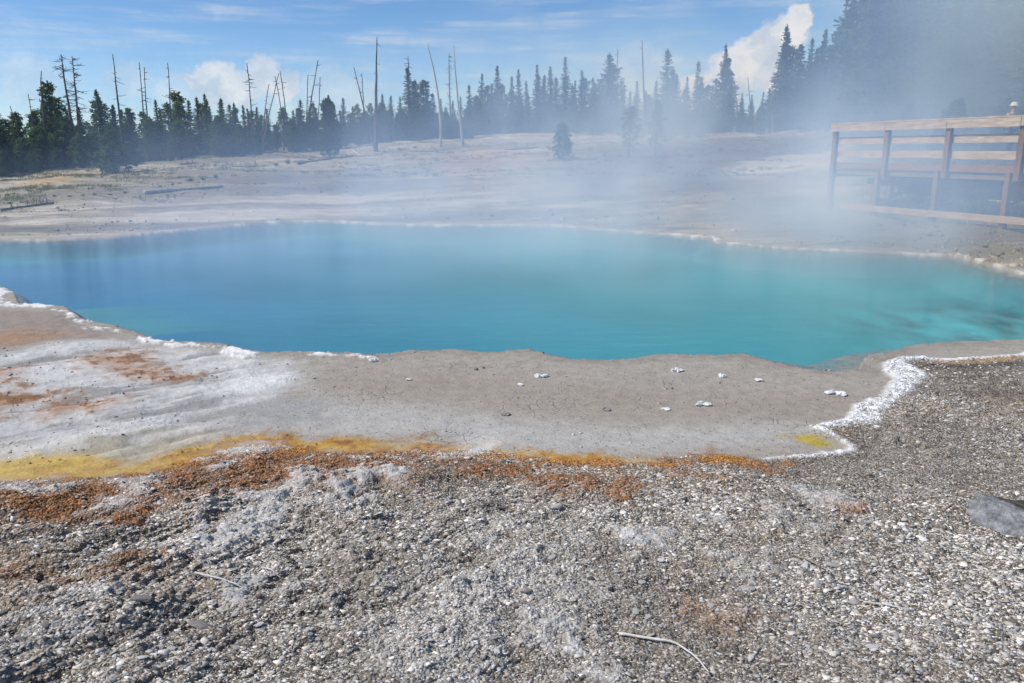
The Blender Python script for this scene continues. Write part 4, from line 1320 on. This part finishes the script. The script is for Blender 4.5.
# hundreds of tiny grass tufts read as ground cover
n = 5200
gx, gy = [], []
while len(gx) < n:
    px = random.uniform(-40, 1064); a = az_of(px)
    ds, de = np.interp(a, SH_AZ, SH_D), np.interp(a, ED_AZ, ED_D)
    t = random.uniform(.18, 1.05) ** .8
    D = ds + (de - ds) * t
    x, y = D * math.sin(a), D * math.cos(a)
    if fbm(np.array([x * .16]), np.array([y * .4]), 555, 3)[0] + (0.12 if px > 560 else 0) > 0.52: gx.append(x); gy.append(y)
mb = MB()
for x, y in zip(gx, gy):
    z = float(base_z(np.array([x]), np.array([y]))[0])
    s = random.uniform(.05, .12)
    for _ in range(12):
        a = random.uniform(0, 6.28)
        d = np.array([random.gauss(0, .5), random.gauss(0, .5), 1]) * s
        mb.quad(np.array([x + random.gauss(0, s), y + random.gauss(0, s), z + s * .4]), d * .5, np.array([math.cos(a), math.sin(a), 0]) * s * .09)
M_dry = foliage_material('dry_grass', (0.10, 0.10, 0.055), (0.24, 0.22, 0.12))
tag(mb.obj('dry_grass', M_dry), kind='stuff')

# ------------------------------------------------------------------ boardwalk
bw = bpy.data.objects.new('boardwalk', None)
COL.objects.link(bw)
A = at_Y(1027, 120, 17.1)
B = at_Y(838, 127, 22.4)
TOPZ = 2.64
A2, B2 = np.array([A[0], A[1], 0]), np.array([B[0], B[1], 0])
uu = (A2 - B2) / np.linalg.norm(A2 - B2)          # runs from the far end towards the viewer
ww = np.array([uu[1], -uu[0], 0])
if ww[0] < 0: ww = -ww                             # away from the pool
Lab = np.linalg.norm(A2 - B2)
step = Lab / 3
up = np.array([0, 0, 1.0])
DECK = 1.56
bw.location = (B2[0], B2[1], 0)
TOTAL = step * 4.4
rel = lambda t, s, z: uu * t + ww * s + up * z
tag(bw, 'raised wooden boardwalk with plank railing at the right side of the pool', 'boardwalk')
mb = MB()
nd = int(TOTAL / 0.15)
for i in range(nd):
    mb.box(rel((i + .5) * 0.15, 1.22, DECK + random.uniform(-.004, .004)), uu, ww, up, 0.138, 2.44, 0.045)
mb.obj('deck', M_grey, bw)
for i in range(5):                                  # pool side posts, in two lengths as built
    t = i * step
    lo_ = DECK - .20 if i > 0 else z_at(*B2[:2]) - .05
    p = MB(); p.box(rel(t + .02, -0.06, (lo_ + TOPZ - .02) / 2), uu, ww, up, 0.135, 0.095, TOPZ - .02 - lo_); p.obj('post', M_post, bw)
    gz = z_at(*(B2 + uu * t)[:2])
    if i > 0: p = MB(); p.box(rel(t - .19, -0.035, (gz - .1 + DECK - .03) / 2), uu, ww, up, 0.12, 0.12, DECK - .03 - gz + .1); p.obj('support', M_post, bw)
    p = MB(); p.box(rel(t - .19, 2.2, (gz - .1 + DECK - .23) / 2), uu, ww, up, 0.14, 0.14, DECK - .23 - gz + .1); p.obj('support', M_post, bw)
    p = MB(); p.box(rel(t - .19 + .135, 1.18, DECK - .17), uu, ww, up, 0.09, 2.2, 0.19); p.obj('cross_beam', M_post, bw)
for i in range(4):
    t0, t1 = i * step, (i + 1) * step
    if i == 3: t1 = TOTAL
    for zc, hgt, mt in ((2.575, 0.185, M_rail), (2.245, 0.185, M_rail), (1.895, 0.175, M_rail)):
        p = MB()
        e0 = -0.09 if i == 0 and zc > 2.5 else 0.004
        off = -0.135 if zc > 2.5 else 0.018
        p.box(rel((t0 + e0 + t1 - .004) / 2, off, zc + random.uniform(-.006, .006)), uu, ww, up, t1 - t0 - .008 - e0, 0.045, hgt)
        p.obj('rail', mt, bw)
    p = MB(); p.box(rel((t0 + t1) / 2, 0.0, DECK + 0.035), uu, ww, up, t1 - t0 - .008, 0.05, 0.16); p.obj('kick_board', M_kick, bw)
    p = MB(); p.box(rel((t0 + t1) / 2, 0.05, DECK - 0.125), uu, ww, up, t1 - t0 - .008, 0.05, 0.14); p.obj('rim_beam', M_grey, bw)
    p = MB(); p.box(rel((t0 + t1) / 2, 2.30, 1.04), uu, ww, up, t1 - t0 - .008, 0.05, 0.50); p.obj('shade_board', M_post, bw)  # added dark board, stands in for the shade under the deck
    p = MB(); p.box(rel((t0 + t1) / 2, 1.10, 1.16), uu, ww, up, t1 - t0 - .25, 0.09, 0.16); p.obj('cross_beam', M_post, bw)
    p = MB(); p.beam(rel(t0 + .1, 2.04, 0.70), rel(t0 + .95, 2.04, 1.28), 0.04, 0.10); p.obj('brace', M_grey, bw)
for s in (0.4, 1.2, 2.0):
    p = MB(); p.box(rel(TOTAL / 2, s, DECK - .049), uu, ww, up, TOTAL, 0.045, 0.05); p.obj('stringer', M_post, bw)
p = MB(); p.beam(rel(.55, -0.125, .53), rel(TOTAL, -0.125, .56), 0.05, 0.15); p.obj('sill_plank', M_rail, bw)
p = MB(); p.box(rel((-.09 + TOTAL) / 2, -0.06, TOPZ + .048), uu, ww, up, TOTAL + .09, 0.19, 0.036); p.obj('rail_cap', M_rail, bw)

# ------------------------------------------------------------------ far visitor behind the boardwalk
def build_person():
    Yp = 28.5
    p = at_Y(1014, 104, Yp)
    hd = p[2]
    x, y = p[0], p[1]
    zf = hd - 1.72
    root = bpy.data.objects.new('person', None); COL.objects.link(root); root.location = (x, y, zf); root.rotation_euler = (0, 0, R(20))
    tag(root, 'person in a pale sun hat and lilac shirt standing behind the boardwalk rail', 'person')

    def skin(name, V, E, Rr, mat):
        me = bpy.data.meshes.new(name); me.from_pydata(V, E, [])
        o = link(name, me, root)
        md = o.modifiers.new('s', 'SKIN'); md.use_smooth_shade = True
        for i, r_ in enumerate(Rr): me.skin_vertices[0].data[i].radius = (r_, r_) if not isinstance(r_, tuple) else r_
        me.skin_vertices[0].data[0].use_root = True
        o.modifiers.new('u', 'SUBSURF').levels = 1
        me.materials.append(mat)
        return o
    mskin = simple_mat('skin', (0.50, 0.32, 0.24), (0.56, 0.37, 0.28), 20, 0.6, 0.1)
    mshirt = simple_mat('lilac_cloth', (0.40, 0.33, 0.42), (0.50, 0.43, 0.52), 20, 0.9, 0.2)
    mtrous = simple_mat('grey_cloth', (0.10, 0.10, 0.12), (0.15, 0.15, 0.17), 20, 0.9, 0.2)
    mhat = simple_mat('pale_straw', (0.66, 0.68, 0.72), (0.78, 0.79, 0.82), 30, 0.9, 0.2)
    V = [(0, 0, .92), (0, 0, 1.15), (0, 0, 1.36), (0, -.01, 1.46), (0, -.02, 1.58), (0, -.02, 1.68), (.18, 0, 1.37), (.26, -.03, 1.12), (.22, -.2, 1.0), (.20, -.28, .98), (-.18, 0, 1.37), (-.26, -.03, 1.12), (-.22, -.2, 1.0), (-.20, -.28, .98),
         (.09, 0, .86), (.10, -.02, .48), (.11, 0, .06), (.11, -.15, .03), (-.09, 0, .86), (-.10, -.02, .48), (-.11, 0, .06), (-.11, -.15, .03)]
    E = [(0, 1), (1, 2), (2, 3), (3, 4), (4, 5), (2, 6), (6, 7), (7, 8), (8, 9), (2, 10), (10, 11), (11, 12), (12, 13), (0, 14), (14, 15), (15, 16), (16, 17), (0, 18), (18, 19), (19, 20), (20, 21)]
    Rr = [(.14, .10), (.13, .10), (.15, .10), .055, (.085, .10), (.07, .085), .055, .045, .035, .04, .055, .045, .035, .04, .085, .06, .045, .04, .085, .06, .045, .04]
    skin('body', V, E, Rr, mskin)
    skin('shirt', [(0, 0, .94), (0, 0, 1.15), (0, 0, 1.36), (0, 0, 1.42), (.18, 0, 1.37), (.235, -.02, 1.2), (-.18, 0, 1.37), (-.235, -.02, 1.2)], [(0, 1), (1, 2), (2, 3), (2, 4), (4, 5), (2, 6), (6, 7)],
         [(.165, .125), (.155, .12), (.17, .12), .075, .075, .065, .075, .065], mshirt)
    skin('trousers', [(0, 0, .93), (.09, 0, .86), (.10, -.02, .48), (.11, 0, .12), (-.09, 0, .86), (-.10, -.02, .48), (-.11, 0, .12)], [(0, 1), (1, 2), (2, 3), (0, 4), (4, 5), (5, 6)], [(.155, .115), .105, .08, .07, .105, .08, .07], mtrous)
    mb = MB()
    prof = [(.15, 1.655), (.15, 1.668), (.105, 1.685), (.105, 1.75), (.06, 1.785), (.005, 1.79)]
    for r_, z_ in prof:
        for k in range(18):
            a = 6.2832 * k / 18
            mb.v.append(np.array([math.cos(a) * r_, math.sin(a) * r_ - .02, z_]))
    for i in range(len(prof) - 1):
        for k in range(18): mb.f.append([i * 18 + k, i * 18 + (k + 1) % 18, (i + 1) * 18 + (k + 1) % 18, (i + 1) * 18 + k])
    mb.obj('hat', mhat, root, True)
    return x, y, zf


px_, py_, pz_ = build_person()

# ------------------------------------------------------------------ steam
def steam_mat(name, dens, color=(0.46, 0.66, 1.0), scale=0.22, lo=0.36, hi=0.66, floor=0.15, power=1.4):
    m, nt, out = new_mat(name)
    L = nt.links.new
    tc = N(nt, 'ShaderNodeTexCoord').outputs['Object']
    ln = N(nt, 'ShaderNodeVectorMath', operation='LENGTH'); L(tc, ln.inputs[0])
    fall = math_(nt, 'POWER', maprange(nt, ln.outputs['Value'], 0.98, 0.0, 0, 1, True), power)
    pos = N(nt, 'ShaderNodeNewGeometry').outputs['Position']
    f = maprange(nt, noise_(nt, pos, scale, 4, 0.58), lo, hi, floor, 1.0)
    d = math_(nt, 'MULTIPLY', math_(nt, 'MULTIPLY', fall, f), dens)
    v = N(nt, 'ShaderNodeVolumeScatter'); v.inputs['Color'].default_value = (*color, 1); v.inputs['Anisotropy'].default_value = 0.0
    L(d, v.inputs['Density'])
    L(v.outputs[0], out.inputs['Volume'])
    return m


def puff(loc, rad, dens, **kw):
    bm = bmesh.new()
    bmesh.ops.create_icosphere(bm, subdivisions=3, radius=1.0)
    me = bpy.data.meshes.new('steam'); bm.to_mesh(me); bm.free()
    me.materials.append(steam_mat('steam', dens, **kw))
    o = link('steam', me, None, loc)
    o.scale = rad
    return tag(o, kind='stuff')


puff((2, 17.5, 0.1), (20, 9.0, 3.4), 0.38, scale=0.42, lo=.38, hi=.64)       # film over the pool
puff((4.5, 29, 1.0), (15, 11, 8.0), 0.34, scale=0.28, power=1.1, lo=.43, hi=.63, floor=.04)   # bank behind the middle of the pool
puff((23.0, 31, 7.5), (16.5, 12, 20), 0.34, color=(0.40, 0.60, 1.0), scale=0.13, floor=0.35, power=1.0, lo=.38, hi=.62)   # plume behind the boardwalk
puff((8.2, 18.0, 0.9), (4.6, 7.0, 3.4), 0.46, scale=0.50, power=1.1, lo=.40, hi=.64)        # wisp before the boardwalk
puff((14, 62, 3), (38, 16, 10), 0.066, scale=0.09, floor=0.3)               # thin veil before the far wood
puff((-14, 41, 2), (20, 10, 6), 0.050, scale=0.16, floor=0.1, lo=.42, hi=.62)   # thinner veil on the left

# ------------------------------------------------------------------ light
SUN = np.array([-0.64, -0.06, 0.76]); SUN /= np.linalg.norm(SUN)
sl = bpy.data.lights.new('sun', 'SUN')
sl.energy = 4.3
sl.angle = R(0.5)
sl.color = (1.0, 0.955, 0.89)
so = bpy.data.objects.new('sun', sl)
COL.objects.link(so)
so.rotation_euler = Vector(SUN).to_track_quat('Z', 'Y').to_euler()
so.location = (0, 0, 30)

world = bpy.data.worlds.new('World')
scene.world = world
world.use_nodes = True
nt = world.node_tree
nt.nodes.clear()
L = nt.links.new
wo = N(nt, 'ShaderNodeOutputWorld')
sky = N(nt, 'ShaderNodeTexSky')
sky.sky_type = 'NISHITA'
sky.sun_disc = False
sky.sun_elevation = math.asin(SUN[2])
sky.sun_rotation = math.atan2(SUN[0], SUN[1])
sky.altitude = 2300
sky.air_density = 1.0
sky.dust_density = 0.3
sky.ozone_density = 2.5
skyc = mixc(nt, 1.0, sky.outputs[0], (0.78, 0.98, 1.14), 'MULTIPLY')
bg1 = N(nt, 'ShaderNodeBackground'); L(skyc, bg1.inputs['Color']); bg1.inputs['Strength'].default_value = 0.112
gen = N(nt, 'ShaderNodeTexCoord').outputs['Generated']
sx = N(nt, 'ShaderNodeSeparateXYZ'); L(gen, sx.inputs[0])
azn = math_(nt, 'ARCTAN2', sx.outputs['X'], sx.outputs['Y'])
eln = math_(nt, 'ARCSINE', sx.outputs['Z'])
cv = N(nt, 'ShaderNodeCombineXYZ'); L(azn, cv.inputs[0]); L(eln, cv.inputs[1])
# billowing edges of the cumulus
ns = N(nt, 'ShaderNodeTexNoise'); ns.inputs['Scale'].default_value = 46; ns.inputs['Detail'].default_value = 9; ns.inputs['Roughness'].default_value = 0.6; L(cv.outputs[0], ns.inputs['Vector'])
wv = N(nt, 'ShaderNodeVectorMath', operation='MULTIPLY_ADD'); L(ns.outputs['Color'], wv.inputs[0]); wv.inputs[1].default_value = (0.040, 0.040, 0); L(cv.outputs[0], wv.inputs[2])
sub = N(nt, 'ShaderNodeVectorMath', operation='SUBTRACT'); L(wv.outputs[0], sub.inputs[0]); sub.inputs[1].default_value = (0.020, 0.020, 0)
pv = N(nt, 'ShaderNodeMapping'); L(sub.outputs[0], pv.inputs['Vector']); pv.inputs['Scale'].default_value = (1, 1, 0)


def cloud_dir(px, py):
    d = ray(px, py)
    return math.atan2(d[0], d[1]), math.asin(d[2] / np.linalg.norm(d))


def blobs(lst):
    acc = None
    for px, py, r in lst:
        a, e = cloud_dir(px, py)
        ds = N(nt, 'ShaderNodeVectorMath', operation='DISTANCE'); L(pv.outputs[0], ds.inputs[0]); ds.inputs[1].default_value = (a, e, 0)
        q = maprange(nt, ds.outputs['Value'], r / F, r / F * 0.62, 0, 1, True)
        acc = q if acc is None else math_(nt, 'MAXIMUM', acc, q)
    return acc


big = blobs([(797, 19, 15), (788, 33, 19), (768, 46, 21), (748, 62, 25), (726, 82, 28), (768, 70, 28), (694, 98, 24), (784, 56, 20)])
small = blobs([(198, 76, 13), (212, 72, 15), (226, 80, 14), (258, 70, 13), (270, 77, 18), (284, 86, 16), (246, 92, 18), (215, 92, 18)])
faint = blobs([(30, 80, 26), (325, 92, 30), (350, 100, 30), (640, 85, 46), (128, 80, 20), (180, 90, 24)])
cst = N(nt, 'ShaderNodeMapping'); L(cv.outputs[0], cst.inputs['Vector']); cst.inputs['Scale'].default_value = (3.2, 34, 1); cst.inputs['Rotation'].default_value = (0, 0, R(-1.2))
ci = maprange(nt, noise_(nt, cst.outputs[0], 1.6, 5, 0.62), 0.42, 0.80, 0, 1, True)
hz = maprange(nt, eln, 0.0, 0.14, 0.30, 0.0)
cl = math_(nt, 'MAXIMUM', math_(nt, 'MULTIPLY', big, 0.96), math_(nt, 'MULTIPLY', small, 0.72))
cl = math_(nt, 'MAXIMUM', cl, math_(nt, 'MULTIPLY', faint, 0.30))
cl = math_(nt, 'MAXIMUM', cl, math_(nt, 'MULTIPLY', ci, 0.50))
cl = math_(nt, 'ADD', cl, math_(nt, 'MULTIPLY', hz, math_(nt, 'SUBTRACT', 1.0, cl)), clamp=True)
shade = maprange(nt, noise_(nt, pv.outputs[0], 26, 4, 0.6), 0.35, 0.65, 0, 1)
ccol = mixc(nt, shade, (0.60, 0.69, 0.82), (0.98, 0.98, 0.98))
bg2 = N(nt, 'ShaderNodeBackground'); L(ccol, bg2.inputs['Color']); bg2.inputs['Strength'].default_value = 0.88
mx = N(nt, 'ShaderNodeMixShader'); L(cl, mx.inputs[0]); L(bg1.outputs[0], mx.inputs[1]); L(bg2.outputs[0], mx.inputs[2])
L(mx.outputs[0], wo.inputs['Surface'])

# ------------------------------------------------------------------ camera and render settings
cam = bpy.data.cameras.new('camera')
cam.sensor_width = 36
cam.lens = 36 * F / 1024
cam.clip_start = 0.05
cam.clip_end = 6000
co = bpy.data.objects.new('camera', cam)
COL.objects.link(co)
co.location = (0, 0, H)
co.rotation_euler = (math.pi / 2 - PITCH, 0, 0)
scene.camera = co
scene.view_settings.view_transform = 'Standard'
scene.view_settings.look = 'None'
scene.view_settings.exposure = 0
c = scene.cycles
c.use_denoising = True
c.max_bounces = 6
c.diffuse_bounces = 2
c.glossy_bounces = 2
c.transmission_bounces = 2
c.transparent_max_bounces = 24
c.volume_bounces = 2
c.volume_step_rate = 1.5
c.volume_max_steps = 48
c.caustics_reflective = False
c.caustics_refractive = False
